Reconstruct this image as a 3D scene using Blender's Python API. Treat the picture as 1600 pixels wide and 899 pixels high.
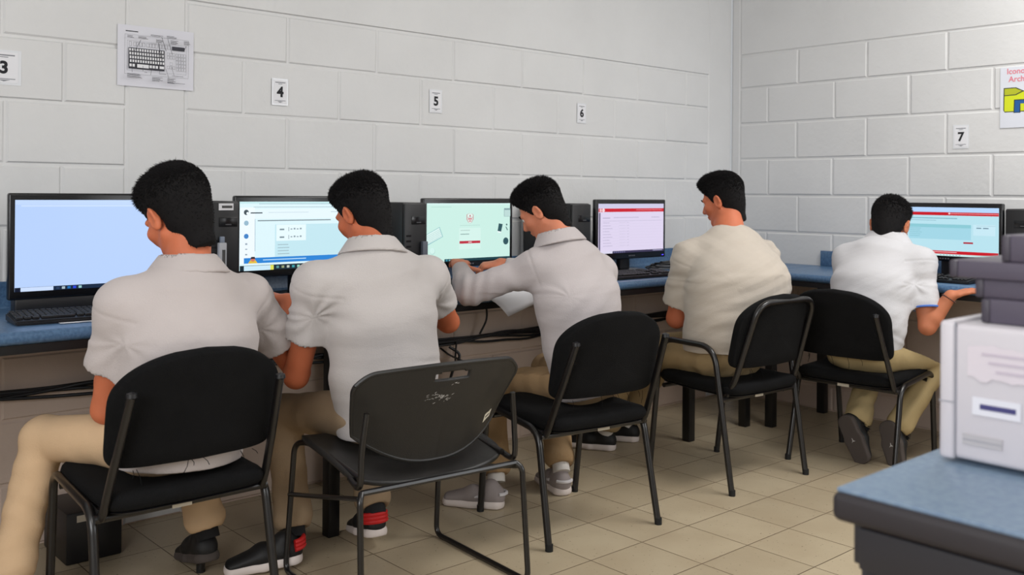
import bpy, bmesh, math, random
import numpy as np
from mathutils import Vector, Matrix
random.seed(7); rng = np.random.RandomState(7)
PI = math.pi
SC = bpy.context.scene
COL = SC.collection
for o in list(bpy.data.objects): bpy.data.objects.remove(o)

# ------------------------------------------------------------------ camera
def setup_camera():
    cd = bpy.data.cameras.new('camera'); cam = bpy.data.objects.new('camera', cd); COL.objects.link(cam)
    yaw, pitch, roll = math.radians(41.7366), math.radians(0.087), math.radians(0.4556)
    f = Vector((math.sin(yaw)*math.cos(pitch), math.cos(yaw)*math.cos(pitch), math.sin(pitch)))
    r = Vector((math.cos(yaw), -math.sin(yaw), 0)); u = r.cross(f)
    r2 = r*math.cos(roll)+u*math.sin(roll); u2 = -r*math.sin(roll)+u*math.cos(roll)
    m = Matrix((r2, u2, -f)).transposed().to_4x4(); m.translation = Vector((-4.596, -3.2753, 1.1263))
    cam.matrix_world = m
    cd.sensor_width = 36; cd.lens = 1506.155/1600*36; cd.shift_y = -150/1600
    cd.clip_start = .05
    cd.dof.use_dof = True; cd.dof.focus_distance = 3.1; cd.dof.aperture_fstop = 4.5
    SC.camera = cam
setup_camera()

# ------------------------------------------------------------------ light
vs = SC.view_settings
SC.display_settings.display_device = 'sRGB'
vs.view_transform = 'Standard'; vs.look = 'None'; vs.gamma = 1; vs.use_curve_mapping = False
vs.exposure = 0.0
w = bpy.data.worlds.new('world'); SC.world = w; w.use_nodes = True
bg = w.node_tree.nodes['Background']; bg.inputs[0].default_value = (0.93, 0.96, 1.0, 1); bg.inputs[1].default_value = 0.5
def area(name, loc, rot, sx, sy, power, color=(1, 1, 1)):
    l = bpy.data.lights.new(name, 'AREA'); l.shape = 'RECTANGLE'; l.size = sx; l.size_y = sy; l.energy = power; l.color = color
    o = bpy.data.objects.new(name, l); COL.objects.link(o); o.location = loc; o.rotation_euler = rot
    return o
area('ceiling_lamp_light', (-1.1, -2.3, 2.72), (0, 0, 0), 1.4, .7, 44, (1, .98, .955))
area('ceiling_lamp_light', (-4.2, -3.0, 2.72), (0, 0, 0), 1.4, .7, 18, (1, .98, .955))
area('window_daylight', (-1.0, -4.9, 1.75), (math.radians(78), 0, math.radians(12)), 2.2, 1.0, 34, (.95, .975, 1))
area('window_daylight', (-6.0, -2.9, 1.75), (math.radians(82), 0, math.radians(-80)), 2.0, 1.1, 62, (.97, .98, 1))

# ------------------------------------------------------------------ materials
def s2l(c):
    return tuple(((v/255)/12.92 if v/255 <= .04045 else ((v/255+.055)/1.055)**2.4) for v in c)
MATS = {}
def mat(name, rgb, rough=.6, metal=0, bump=0, bscale=60, var=0, vscale=8, spec=.5, sss=0, sheen=0, coat=0, emit=None, rgb2=None):
    if name in MATS: return MATS[name]
    m = bpy.data.materials.new(name); m.use_nodes = True; nt = m.node_tree; N = nt.nodes; L = nt.links
    b = N['Principled BSDF']; c = s2l(rgb)
    b.inputs['Base Color'].default_value = (*c, 1); b.inputs['Roughness'].default_value = rough
    b.inputs['Metallic'].default_value = metal; b.inputs['Specular IOR Level'].default_value = spec
    tc = N.new('ShaderNodeTexCoord')
    if sss:
        b.inputs['Subsurface Weight'].default_value = sss; b.inputs['Subsurface Radius'].default_value = (.012, .005, .003); b.inputs['Subsurface Scale'].default_value = .4
    if sheen:
        b.inputs['Sheen Weight'].default_value = sheen; b.inputs['Sheen Roughness'].default_value = .5
    if coat: b.inputs['Coat Weight'].default_value = coat
    if var:
        n = N.new('ShaderNodeTexNoise'); n.inputs['Scale'].default_value = vscale; n.inputs['Detail'].default_value = 5
        L.new(tc.outputs['Object'], n.inputs['Vector'])
        mx = N.new('ShaderNodeMix'); mx.data_type = 'RGBA'
        c2 = s2l(rgb2) if rgb2 else tuple(v*(1-var) for v in c)
        mx.inputs['A'].default_value = (*c, 1); mx.inputs['B'].default_value = (*c2, 1)
        mr = N.new('ShaderNodeMapRange'); mr.inputs['From Min'].default_value = .35; mr.inputs['From Max'].default_value = .68
        L.new(n.outputs['Fac'], mr.inputs['Value']); L.new(mr.outputs['Result'], mx.inputs['Factor'])
        L.new(mx.outputs['Result'], b.inputs['Base Color'])
    if bump:
        n = N.new('ShaderNodeTexNoise'); n.inputs['Scale'].default_value = bscale; n.inputs['Detail'].default_value = 4
        L.new(tc.outputs['Object'], n.inputs['Vector'])
        bp = N.new('ShaderNodeBump'); bp.inputs['Strength'].default_value = bump; bp.inputs['Distance'].default_value = .004
        L.new(n.outputs['Fac'], bp.inputs['Height']); L.new(bp.outputs['Normal'], b.inputs['Normal'])
    if emit is not None:
        b.inputs['Base Color'].default_value = (0, 0, 0, 1)
        b.inputs['Emission Color'].default_value = (*c, 1); b.inputs['Emission Strength'].default_value = emit
        b.inputs['Roughness'].default_value = .35; b.inputs['Specular IOR Level'].default_value = .3
    MATS[name] = m; return m
def emat(rgb, k=1.0):
    return mat('screen_%d_%d_%d' % tuple(int(v) for v in rgb), rgb, emit=k)
def pmat(rgb):
    return mat('print_%d_%d_%d' % tuple(int(v) for v in rgb), rgb, rough=.8)

WALL_SHADE = mat('painted_block_shade_tint', (208, 188, 174), rough=.6, bump=.35, bscale=38, var=.08, vscale=3.0, spec=.35)  # same wall; warm bounced shade below the worktops painted into its colour
WALL = mat('painted_block', (214, 214, 214), rough=.55, bump=.35, bscale=38, var=.05, vscale=3.0, spec=.35)
PLASTIC = mat('black_plastic', (22, 22, 25), rough=.42)
GLOSSB = mat('gloss_black_plastic', (13, 14, 18), rough=.22)
TOWER = mat('tower_metal', (20, 20, 22), rough=.45)
FRAMEM = mat('black_tube', (20, 18, 18), rough=.3, spec=.6)
FAB = mat('chair_fabric', (19, 19, 20), rough=.95, bump=.6, bscale=420, var=.25, vscale=14, spec=.15)
SHELL = mat('chair_shell', (36, 35, 34), rough=.42, bump=.12, bscale=300, spec=.4)
WHITEP = mat('white_paper', (226, 226, 230), rough=.8)
STEEL = mat('black_steel', (17, 17, 19), rough=.45)

def floor_mat():
    m = bpy.data.materials.new('floor_tile'); m.use_nodes = True; nt = m.node_tree; N = nt.nodes; L = nt.links
    b = N['Principled BSDF']; tc = N.new('ShaderNodeTexCoord'); mp = N.new('ShaderNodeMapping')
    L.new(tc.outputs['Object'], mp.inputs['Vector'])
    T = .2385
    mp.inputs['Location'].default_value = (2.2+T*20, .757+T*20, 0)
    br = N.new('ShaderNodeTexBrick'); br.offset = 0; br.squash = 1
    br.inputs['Scale'].default_value = 1; br.inputs['Brick Width'].default_value = T; br.inputs['Row Height'].default_value = T
    br.inputs['Mortar Size'].default_value = .0018; br.inputs['Mortar Smooth'].default_value = .25; br.inputs['Bias'].default_value = 0
    br.inputs['Color1'].default_value = (*s2l((190, 175, 148)), 1); br.inputs['Color2'].default_value = (*s2l((178, 163, 137)), 1)
    br.inputs['Mortar'].default_value = (*s2l((84, 68, 50)), 1)
    L.new(mp.outputs['Vector'], br.inputs['Vector'])
    # soft stains
    n = N.new('ShaderNodeTexNoise'); n.inputs['Scale'].default_value = 5; n.inputs['Detail'].default_value = 6; L.new(tc.outputs['Object'], n.inputs['Vector'])
    mr = N.new('ShaderNodeMapRange'); mr.inputs['From Min'].default_value = .35; mr.inputs['From Max'].default_value = .75; mr.inputs['To Min'].default_value = 0; mr.inputs['To Max'].default_value = .38
    L.new(n.outputs['Fac'], mr.inputs['Value'])
    mx = N.new('ShaderNodeMix'); mx.data_type = 'RGBA'; mx.inputs['B'].default_value = (*s2l((152, 131, 105)), 1)
    L.new(br.outputs['Color'], mx.inputs['A']); L.new(mr.outputs['Result'], mx.inputs['Factor'])
    # dark specks
    v = N.new('ShaderNodeTexNoise'); v.inputs['Scale'].default_value = 95; v.inputs['Detail'].default_value = 3; L.new(tc.outputs['Object'], v.inputs['Vector'])
    r2 = N.new('ShaderNodeMapRange'); r2.inputs['From Min'].default_value = .665; r2.inputs['From Max'].default_value = .72; r2.inputs['To Max'].default_value = .75
    L.new(v.outputs['Fac'], r2.inputs['Value'])
    mx2 = N.new('ShaderNodeMix'); mx2.data_type = 'RGBA'; mx2.inputs['B'].default_value = (*s2l((92, 76, 58)), 1)
    L.new(mx.outputs['Result'], mx2.inputs['A']); L.new(r2.outputs['Result'], mx2.inputs['Factor'])
    L.new(mx2.outputs['Result'], b.inputs['Base Color'])
    b.inputs['Roughness'].default_value = .38; b.inputs['Specular IOR Level'].default_value = .4
    bp = N.new('ShaderNodeBump'); bp.inputs['Strength'].default_value = .5; bp.inputs['Distance'].default_value = .002; bp.invert = True
    L.new(br.outputs['Fac'], bp.inputs['Height']); L.new(bp.outputs['Normal'], b.inputs['Normal'])
    return m
def laminate(name, rgb, rgb2):
    m = mat(name, rgb, rough=.33, var=.3, vscale=110, rgb2=rgb2, spec=.5); return m
LAM = laminate('blue_laminate', (84, 116, 150), (62, 92, 126))
LAM2 = laminate('blue_laminate_table', (122, 141, 160), (106, 126, 150))

# ------------------------------------------------------------------ mesh helpers
def link(name, me, parent=None, loc=None, rot=None):
    o = bpy.data.objects.new(name, me); COL.objects.link(o)
    if parent: o.parent = parent
    if loc is not None: o.location = loc
    if rot is not None: o.rotation_euler = rot
    return o
def tag(o, label=None, cat=None, group=None, kind=None):
    if label: o['label'] = label
    if cat: o['category'] = cat
    if group: o['group'] = group
    if kind: o['kind'] = kind
    return o
def empty(name, loc, rz=0, label=None, cat=None, group=None):
    o = bpy.data.objects.new(name, None); COL.objects.link(o); o.location = loc; o.rotation_euler = (0, 0, rz); o.empty_display_size = .1
    return tag(o, label, cat, group)
def mesh_np(name, V, F, mats, midx=None, smooth=True):
    """F: list of lists or (n,k) array"""
    me = bpy.data.meshes.new(name)
    V = np.asarray(V, np.float32)
    if isinstance(F, np.ndarray):
        n, k = F.shape
        me.vertices.add(len(V)); me.vertices.foreach_set('co', V.ravel())
        me.loops.add(n*k); me.loops.foreach_set('vertex_index', F.astype(np.int32).ravel())
        me.polygons.add(n); me.polygons.foreach_set('loop_start', np.arange(0, n*k, k, dtype=np.int32)); me.polygons.foreach_set('loop_total', np.full(n, k, np.int32))
        me.update(calc_edges=True)
    else:
        me.from_pydata(V.tolist(), [], F)
    if not isinstance(mats, (list, tuple)): mats = [mats]
    for m in mats: me.materials.append(m)
    if midx is not None: me.polygons.foreach_set('material_index', np.asarray(midx, np.int32))
    me.polygons.foreach_set('use_smooth', np.full(len(me.polygons), smooth))
    me.update(); return me
class MB:
    """collects shapes into one mesh"""
    def __init__(s): s.V = []; s.F = []; s.M = []; s.mats = []
    def mi(s, m):
        if m not in s.mats: s.mats.append(m)
        return s.mats.index(m)
    def add(s, V, F, m):
        b = len(s.V); s.V += [tuple(v) for v in V]; k = s.mi(m)
        for f in F: s.F.append([b+i for i in f]); s.M.append(k)
    def bm(s, bm, m, M=None):
        if M is not None: bmesh.ops.transform(bm, matrix=M, verts=bm.verts)
        bm.verts.index_update(); s.add([v.co[:] for v in bm.verts], [[v.index for v in f.verts] for f in bm.faces], m); bm.free()
    def box(s, c, d, m, bev=0, seg=2, rot=None):
        bm = bmesh.new(); bmesh.ops.create_cube(bm, size=1)
        bmesh.ops.scale(bm, vec=d, verts=bm.verts)
        if bev: bmesh.ops.bevel(bm, geom=bm.edges[:], offset=min(bev, min(d)*.49), segments=seg, profile=.5, affect='EDGES')
        M = Matrix.Translation(c)
        if rot is not None: M = M @ (rot if isinstance(rot, Matrix) else Matrix.Rotation(rot, 4, 'Z'))
        s.bm(bm, m, M); return s
    def tube(s, pts, r, m, seg=12, cap=True, r2=None, flat=1.0):
        pts = [Vector(p) for p in pts]; n = len(pts); V = []; F = []
        t0 = (pts[1]-pts[0]).normalized(); a = Vector((0, 0, 1)) if abs(t0.z) < .9 else Vector((1, 0, 0))
        nrm = (a - t0*a.dot(t0)).normalized()
        for i, p in enumerate(pts):
            if i == 0: t = t0
            elif i == n-1: t = (pts[-1]-pts[-2]).normalized()
            else: t = ((pts[i+1]-p).normalized()+(p-pts[i-1]).normalized()).normalized()
            nrm = (nrm - t*nrm.dot(t)).normalized(); bn = t.cross(nrm)
            rr = r if r2 is None else r+(r2-r)*i/(n-1)
            for k in range(seg):
                an = 2*PI*k/seg; V.append(p+nrm*math.cos(an)*rr+bn*math.sin(an)*rr*flat)
        for i in range(n-1):
            for k in range(seg):
                F.append([i*seg+k, i*seg+(k+1) % seg, (i+1)*seg+(k+1) % seg, (i+1)*seg+k])
        if cap: F.append(list(range(seg))[::-1]); F.append([(n-1)*seg+k for k in range(seg)])
        s.add(V, F, m); return s
    def poly(s, pts, m): s.add(pts, [list(range(len(pts)))], m); return s
    def lathe(s, prof, m, c=(0, 0, 0), seg=24, M=None):
        V = []; F = []
        for r, z in prof:
            for k in range(seg):
                a = 2*PI*k/seg; V.append(Vector((r*math.cos(a), r*math.sin(a), z)))
        for i in range(len(prof)-1):
            for k in range(seg): F.append([i*seg+k, i*seg+(k+1) % seg, (i+1)*seg+(k+1) % seg, (i+1)*seg+k])
        F.append(list(range(seg))[::-1]); F.append([(len(prof)-1)*seg+k for k in range(seg)])
        V = [(M @ v if M else v)+Vector(c) for v in V]; s.add(V, F, m); return s
    def build(s, name, parent=None, smooth=True, auto=True, loc=None, rot=None):
        me = bpy.data.meshes.new(name); me.from_pydata(s.V, [], s.F)
        for m in s.mats: me.materials.append(m)
        me.polygons.foreach_set('material_index', s.M)
        me.polygons.foreach_set('use_smooth', [smooth]*len(s.F)); me.update()
        if smooth and auto: me.set_sharp_from_angle(angle=math.radians(38))
        return link(name, me, parent, loc, rot)
def bez(pts, r, n=6):
    """polyline with rounded corners"""
    pts = [Vector(p) for p in pts]; out = [pts[0]]
    for i in range(1, len(pts)-1):
        a, b, c = pts[i-1], pts[i], pts[i+1]
        d1 = (a-b); d2 = (c-b); rr = min(r, d1.length*.49, d2.length*.49)
        p0 = b+d1.normalized()*rr; p2 = b+d2.normalized()*rr
        for k in range(n+1):
            t = k/n; out.append(p0*(1-t)**2+b*2*t*(1-t)+p2*t*t)
    out.append(pts[-1]); return out
def catmull(pts, n=8):
    pts = [Vector(p) for p in pts]; P = [pts[0]*2-pts[1]]+pts+[pts[-1]*2-pts[-2]]; out = []
    for i in range(1, len(P)-2):
        for k in range(n):
            t = k/n; a, b, c, d = P[i-1:i+3]
            out.append(.5*((2*b)+(c-a)*t+(2*a-5*b+4*c-d)*t*t+(3*b-a-3*c+d)*t**3))
    out.append(pts[-1]); return out
def text_geo(txt, size, bold=0, sx=1.0):
    cu = bpy.data.curves.new('t', 'FONT'); cu.body = txt; cu.size = size; cu.offset = bold; cu.align_x = 'CENTER'; cu.align_y = 'CENTER'; cu.resolution_u = 4
    ob = bpy.data.objects.new('t', cu); COL.objects.link(ob)
    dg = bpy.context.evaluated_depsgraph_get(); me = bpy.data.meshes.new_from_object(ob.evaluated_get(dg))
    V = [(v.co.x*sx, v.co.y) for v in me.vertices]; F = [list(p.vertices) for p in me.polygons]
    bpy.data.objects.remove(ob); bpy.data.curves.remove(cu); bpy.data.meshes.remove(me)
    return V, F

# ------------------------------------------------------------------ room
def block_wall(name, rows, joints, x0, x1, ztop, pil, to_world, seed):
    """rows: z of horizontal joints (ascending); joints(row)->start phase; pil: list of (x0,x1) plain columns; top above ztop plain."""
    rr = random.Random(seed); mb = MB(); g = .0045
    V = []; F = []
    def quadbox(a, b, c, d, dep, bev):
        # raised panel a..b x c..d with bevelled edge, front at depth dep
        base = len(V)
        j = lambda s: rr.uniform(-s, s)
        outer = [(a, c), (b, c), (b, d), (a, d)]
        inner = [(a+bev+j(.0012), c+bev+j(.0015)), (b-bev+j(.0012), c+bev+j(.0015)), (b-bev+j(.0012), d-bev+j(.0015)), (a+bev+j(.0012), d-bev+j(.0015))]
        for p in outer: V.append((p[0], p[1], 0))
        for p in inner: V.append((p[0], p[1], dep+j(.0006)))
        for k in range(4): F.append([base+k, base+(k+1) % 4, base+4+(k+1) % 4, base+4+k])
        F.append([base+4, base+5, base+6, base+7])
    segs = []
    cur = x0
    for p0, p1 in sorted(pil): segs.append((cur, p0, 'b')); segs.append((p0, p1, 'p')); cur = p1
    segs.append((cur, x1, 'b'))
    zb = rows[0]; zt = ztop
    for a, b, t in segs:
        if b-a < .01: continue
        if t == 'p': quadbox(a+.002, b-.002, zb, zt+1.2, .0045, .006); continue
        for i in range(len(rows)-1):
            c, d = rows[i], rows[i+1]; ph = joints(i if a > -4 or name != 'wall_back' else i+1)
            k = math.floor((a-ph)/.4)
            xs = [a]
            while ph+.4*(k+1) < b-.03:
                k += 1
                if ph+.4*k > a+.03: xs.append(ph+.4*k+rr.uniform(-.006, .006))
            xs.append(b)
            for e in range(len(xs)-1):
                quadbox(xs[e]+g*rr.uniform(.4, 1), xs[e+1]-g*rr.uniform(.4, 1), c+g*rr.uniform(.7, 1.1), d-g*rr.uniform(.7, 1.1), rr.uniform(.0035, .0065), .0055)
        quadbox(a, b, rows[-1]+(.0055 if name == 'wall_back' else .001), zt+1.2, .008 if name == 'wall_back' else .0055, .003 if name == 'wall_back' else .005)
    for za, zc_ in ((zb, .73), (.73, zt+1.2)):
        base = len(V); V += [(x0, za, 0), (x1, za, 0), (x1, zc_, 0), (x0, zc_, 0)]; F.append([base, base+1, base+2, base+3])
    # solid thickness behind
    base = len(V); V += [(x0, zb, -.15), (x1, zb, -.15), (x1, zt+1.2, -.15), (x0, zt+1.2, -.15)]; F.append([base+3, base+2, base+1, base])
    W = [to_world(*v) for v in V]
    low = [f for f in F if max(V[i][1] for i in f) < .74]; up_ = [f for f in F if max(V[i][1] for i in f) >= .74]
    mb.add(W, up_, WALL); mb.add(W, low, WALL_SHADE)  # blocks below the worktops get the shade-tinted colour
    o = mb.build(name, smooth=False); o['kind'] = 'structure'; return o
rowsA = [0.0, .205, .405, .605, .805, 1.005, 1.205, 1.405, 1.605, 1.787]
def jA(i): return -2.985 if i % 2 == 0 else -2.815     # row 8 (1.605-1.787) even -> group a2
block_wall('wall_back', rowsA, lambda i: (-2.815 if i % 2 == 0 else -2.985), -6.2, 0.0, 1.787, [(-3.41, -3.205), (-.215, 0)], lambda x, z, d: (x, -d+.005, z), 3)
rowsB = [0.0, .125, .325, .525, .725, .925, 1.125, 1.325, 1.525, 1.725, 1.915]
block_wall('wall_right', rowsB, lambda i: (-.239 if i % 2 == 0 else -.425) if True else 0, -5.2, 0.0, 1.915, [(-.06, 0)], lambda x, z, d: (-d+.005, x, z), 5)
mb = MB(); mb.box((-3.0, -2.5, -.05), (6.6, 5.4, .1), floor_mat()); f = mb.build('floor', smooth=False); tag(f, kind='structure')
mb = MB(); mb.box((-3.0, -2.5, 2.85), (6.6, 5.4, .1), mat('ceiling_paint', (228, 228, 224), rough=.9)); f = mb.build('ceiling', smooth=False); tag(f, kind='structure')

mb = MB(); mb.box((-6.28, -2.5, 1.4), (.1, 5.4, 2.9), WALL); tag(mb.build('wall_left', smooth=False), kind='structure')
mb = MB(); mb.box((-3.0, -5.28, 1.4), (6.6, .1, 2.9), WALL); tag(mb.build('wall_front', smooth=False), kind='structure')

# ------------------------------------------------------------------ worktops
ZT = .757
def worktop():
    root = empty('worktop', (-2.9, -.3, 0), label='long blue laminate worktop running the full length of the back wall', cat='worktop')
    # profile in (y,z)
    def prof():
        P = [(0, ZT), (0, ZT-.04)]
        P = [(-.02, ZT+.083), (-.002, ZT+.083), (-.002, ZT-.036), (-.552, ZT-.036)]
        for k in range(9):
            a = -PI/2+PI*k/8; P.append((-.556-.018*math.cos(a), ZT-.018+.018*math.sin(a)))
        P += [(-.03, ZT)]
        for k in range(4): a = PI/2*k/3; P.append((-.03+.01*math.sin(a)*1.0, ZT+.01*(1-math.cos(a))))
        P += [(-.02, ZT+.083)]
        return P
    P = prof()[:-1]
    def extr(name, axis, a, b, m, root, P=P):
        V = []; n = len(P)
        for t in (a, b):
            for (y, z) in P: V.append((t, y, z) if axis == 'x' else (y, t, z))
        F = [[i, (i+1) % n, n+(i+1) % n, n+i] for i in range(n)]; F.append(list(range(n))[::-1]); F.append(list(range(n, 2*n)))
        q = MB(); q.add(V, F, m); o = q.build(name); o.parent = root; o.matrix_parent_inverse = Matrix.Translation(-Vector(root.location)); return o
    extr('countertop', 'x', -5.6, -.001, LAM, root)
    q = MB(); q.box((-3.0, -.55, ZT-.048), (5.0, .02, .024), STEEL); o = q.build('edge_rail', root); o.matrix_parent_inverse = Matrix.Translation(-Vector(root.location))
    for (x, y) in [(-1.055, -.53), (-2.93, -.53), (-2.65, -.06), (-.62, -.53), (-4.3, -.53), (-4.3, -.06), (-1.055, -.06)]:
        q = MB(); q.box((x, y, (ZT-.036)/2), (.042, .042, ZT-.036), STEEL, bev=.003); o = q.build('leg', root); o.matrix_parent_inverse = Matrix.Translation(-Vector(root.location))
    r2 = empty('worktop', (-.3, -1.7, 0), label='blue laminate worktop along the right wall with its raised splash strip', cat='worktop')
    P2 = [(-.552, ZT-.036)]
    for k in range(9):
        a = -PI/2+PI*k/8; P2.append((-.556-.018*math.cos(a), ZT-.018+.018*math.sin(a)))
    P2 = [(-.001, ZT), (-.001, ZT-.036)]+P2
    # slab runs from the seam near the corner, splash strip starts a little later
    extr('countertop', 'y', -3.6, -.58, LAM, r2, P2)
    q = MB(); q.box((-.012, -2.08, ZT+.04), (.02, 3.0, .08), LAM, bev=.003); o = q.build('splash_strip', r2); o.matrix_parent_inverse = Matrix.Translation(-Vector(r2.location))
    q = MB(); q.box((-.55, -2.1, ZT-.048), (.02, 3.0, .024), STEEL); o = q.build('edge_rail', r2); o.matrix_parent_inverse = Matrix.Translation(-Vector(r2.location))
    for (x, y) in [(-.53, -.62), (-.06, -.62), (-.53, -2.0), (-.06, -2.0)]:
        q = MB(); q.box((x, y, (ZT-.036)/2), (.042, .042, ZT-.036), STEEL, bev=.003); o = q.build('leg', r2); o.matrix_parent_inverse = Matrix.Translation(-Vector(r2.location))
worktop()

# ------------------------------------------------------------------ screens, monitors
def rects_mesh(mb, items, W, H, z0=.0012):
    """items: ('r',x0,y0,x1,y1,color) or ('p',[(x,y)...],color) in fractions from top-left; plane local x right, z up, facing -y"""
    dz = 0
    for it in items:
        dz += .00006
        if it[0] == 'r':
            _, a, b, c, d, col = it; pts = [(a, d), (c, d), (c, b), (a, b)]
        elif it[0] == 'c':
            _, cx, cy, r, col = it; pts = [(cx+r*math.cos(-t*2*PI/20), cy-r*W/H*math.sin(-t*2*PI/20)*-1) for t in range(20)][::-1]
        else: pts = it[1]; col = it[2]
        P = [((x-.5)*W, -z0-dz, (.5-y)*H) for x, y in pts]
        # ensure normal faces -y
        ar = sum(P[i][0]*P[(i+1) % len(P)][2]-P[(i+1) % len(P)][0]*P[i][2] for i in range(len(P)))
        if ar < 0: P = P[::-1]
        mb.poly(P, col)
E = emat
def lines(x0, y0, x1, n, dy, col, h=.006, seed=1, mn=.5):
    r = random.Random(seed); return [('r', x0, y0+i*dy, x0+(x1-x0)*r.uniform(mn, 1), y0+i*dy+h, col) for i in range(n)]
def ui_blank():
    b = (186, 212, 255)
    I = [('r', 0, 0, 1, .05, E((196, 219, 255))), ('r', .03, .055, .9, .075, E((203, 224, 255)))]
    I += [('r', 0, .955, 1, 1, E((20, 40, 66))), ('r', .03, .957, .20, 1, E((205, 224, 255)))]
    I += [('r', .0, .957, .028, 1, E((14, 24, 46)))]
    for k, c in enumerate([(40, 60, 90), (170, 190, 200), (30, 110, 180), (40, 70, 220), (150, 200, 200)]): I.append(('r', .215+.03*k, .965, .232+.03*k, .992, E(c)))
    return b, I
def ui_quiz():
    b = (222, 246, 252); g = E((150, 168, 182)); d = E((60, 76, 84))
    I = [('r', 0, 0, 1, .03, E((200, 236, 240))), ('r', .14, .03, .75, .036, g), ('r', .1, .075, .9, .083, E((170, 190, 200))),
         ('r', .03, .11, 1, .25, E((232, 248, 255))), ('r', 0, .085, .11, .9, E((240, 250, 255))),
         ('c', .047, .155, .018, d), ('c', .056, .168, .009, E((240, 250, 255))), ('r', .078, .155, .165, .172, d),
         ('r', .21, .155, .52, .162, E((196, 214, 222))), ('r', .70, .15, .78, .158, E((170, 190, 200))),
         ('r', .11, .25, .113, .72, E((140, 170, 190))), ('r', .13, .27, .70, .285, E((120, 136, 144))),
         ('r', .26, .335, 1, .86, E((196, 232, 242))), ('r', .27, .34, .5, .58, E((232, 250, 254))),
         ('r', .805, .245, .93, .305, E((40, 196, 60))), ('r', .83, .268, .9, .282, E((170, 240, 180))),
         ('c', .047, .31, .017, E((150, 186, 206))), ('c', .047, .50, .017, E((60, 130, 200))), ('r', .04, .60, .055, .625, g), ('r', .04, .68, .055, .695, g), ('r', .04, .755, .055, .775, g)]
    for k, y in enumerate((.40, .515)):
        I += [('r', .295, y, .33, y+.022, E((120, 140, 150))), ('r', .362, y-.02, .366, y+.04, E((120, 140, 150)))]
        for q in range(4): I.append(('r', .378+.024*q, y-.008*(q % 2), .392+.024*q, y+.016, E((140, 158, 168))))
    I += lines(.28, .63, .38, 4, .045, E((160, 186, 196)), .012, 3, .75)
    I += [('r', .03, .815, .79, .895, E((36, 132, 216))), ('r', .17, .845, .5, .858, E((190, 226, 250))), ('r', .79, .80, 1, .85, E((60, 140, 235))), ('r', .80, .825, 1, .895, E((225, 240, 250)))]
    I += [('p', [(.06, .895), (.075, .85), (.115, .85), (.13, .895)], E((226, 190, 60))), ('c', .095, .835, .016, E((214, 120, 96))), ('p', [(.078, .83), (.083, .80), (.107, .80), (.113, .83)], E((30, 26, 40)))]
    I += [('r', 0, .925, 1, 1, E((14, 40, 52))), ('r', .03, .93, .24, 1, E((206, 236, 250))), ('r', .225, .93, .25, 1, E((226, 226, 90)))]
    for k in range(5): I.append(('r', .27+.04*k, .945, .29+.04*k, .98, E(((90, 150, 150), (150, 160, 120), (190, 200, 190), (60, 160, 170), (150, 210, 190))[k])))
    return b, I
def ui_login():
    b = (204, 240, 230); g = E((150, 190, 190)); dk = E((44, 84, 92)); rd = E((190, 40, 62))
    I = [('r', 0, 0, 1, .03, E((214, 244, 240))), ('r', .05, .06, .28, .068, E((176, 216, 208)))]
    I += [('p', [(.0, .52), (.145, .40), (.185, .57), (0, .72)], E((150, 200, 202))), ('p', [(.0, .53), (.14, .415), (.175, .565), (0, .70)], E((222, 246, 242)))]
    for k in range(5): I.append(('p', [(.0, .56+.03*k), (.15+.004*k, .44+.027*k), (.152+.004*k, .444+.027*k), (0, .565+.03*k)], g))
    I += [('c', .065, .81, .03, E((170, 214, 208))), ('c', .063, .805, .028, E((212, 244, 238)))]
    sh = lambda s: [(.5-.04*s, .20), (.5-.02*s, .19-.01*s), (.5+.02*s, .19-.01*s), (.5+.04*s, .20), (.5+.04*s, .28), (.5+.02*s, .325+.012*s), (.5, .335+.014*s), (.5-.02*s, .325+.012*s), (.5-.04*s, .28)]
    I += [('p', sh(1), rd), ('p', sh(.86), b and E((224, 244, 238))), ('r', .465, .245, .535, .25, rd), ('r', .475, .262, .525, .285, E((214, 120, 130))), ('r', .494, .205, .506, .235, rd), ('r', .485, .30, .515, .32, E((214, 140, 146)))]
    I += [('r', .38, .38, .62, .388, E((180, 214, 206))), ('r', .37, .43, .63, .80, E((214, 244, 236))), ('r', .385, .465, .5, .478, E((180, 206, 200))), ('r', .385, .53, .49, .543, E((130, 160, 158)))]
    I += [('r', .375, .655, .625, .70, rd), ('r', .48, .67, .52, .686, E((240, 200, 205)))]
    I += [('p', [(.855, .36), (.905, .375), (.885, .51), (.84, .495)], dk), ('p', [(.84, .495), (.885, .51), (.88, .535), (.838, .52)], E((236, 250, 250))), ('c', .955, .385, .009, dk), ('p', [(.94, .42), (.95, .42), (.97, .48), (.962, .49)], dk), ('c', .945, .68, .034, dk), ('r', .92, .09, 1, .24, E((130, 160, 164))), ('r', .925, .12, 1, .235, E((190, 220, 216)))]
    I += [('r', .2, .955, 1, 1, E((20, 62, 72))), ('r', .215, .965, .235, .99, E((60, 150, 170))), ('r', .25, .965, .29, .99, E((110, 180, 190)))]
    return b, I
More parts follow.
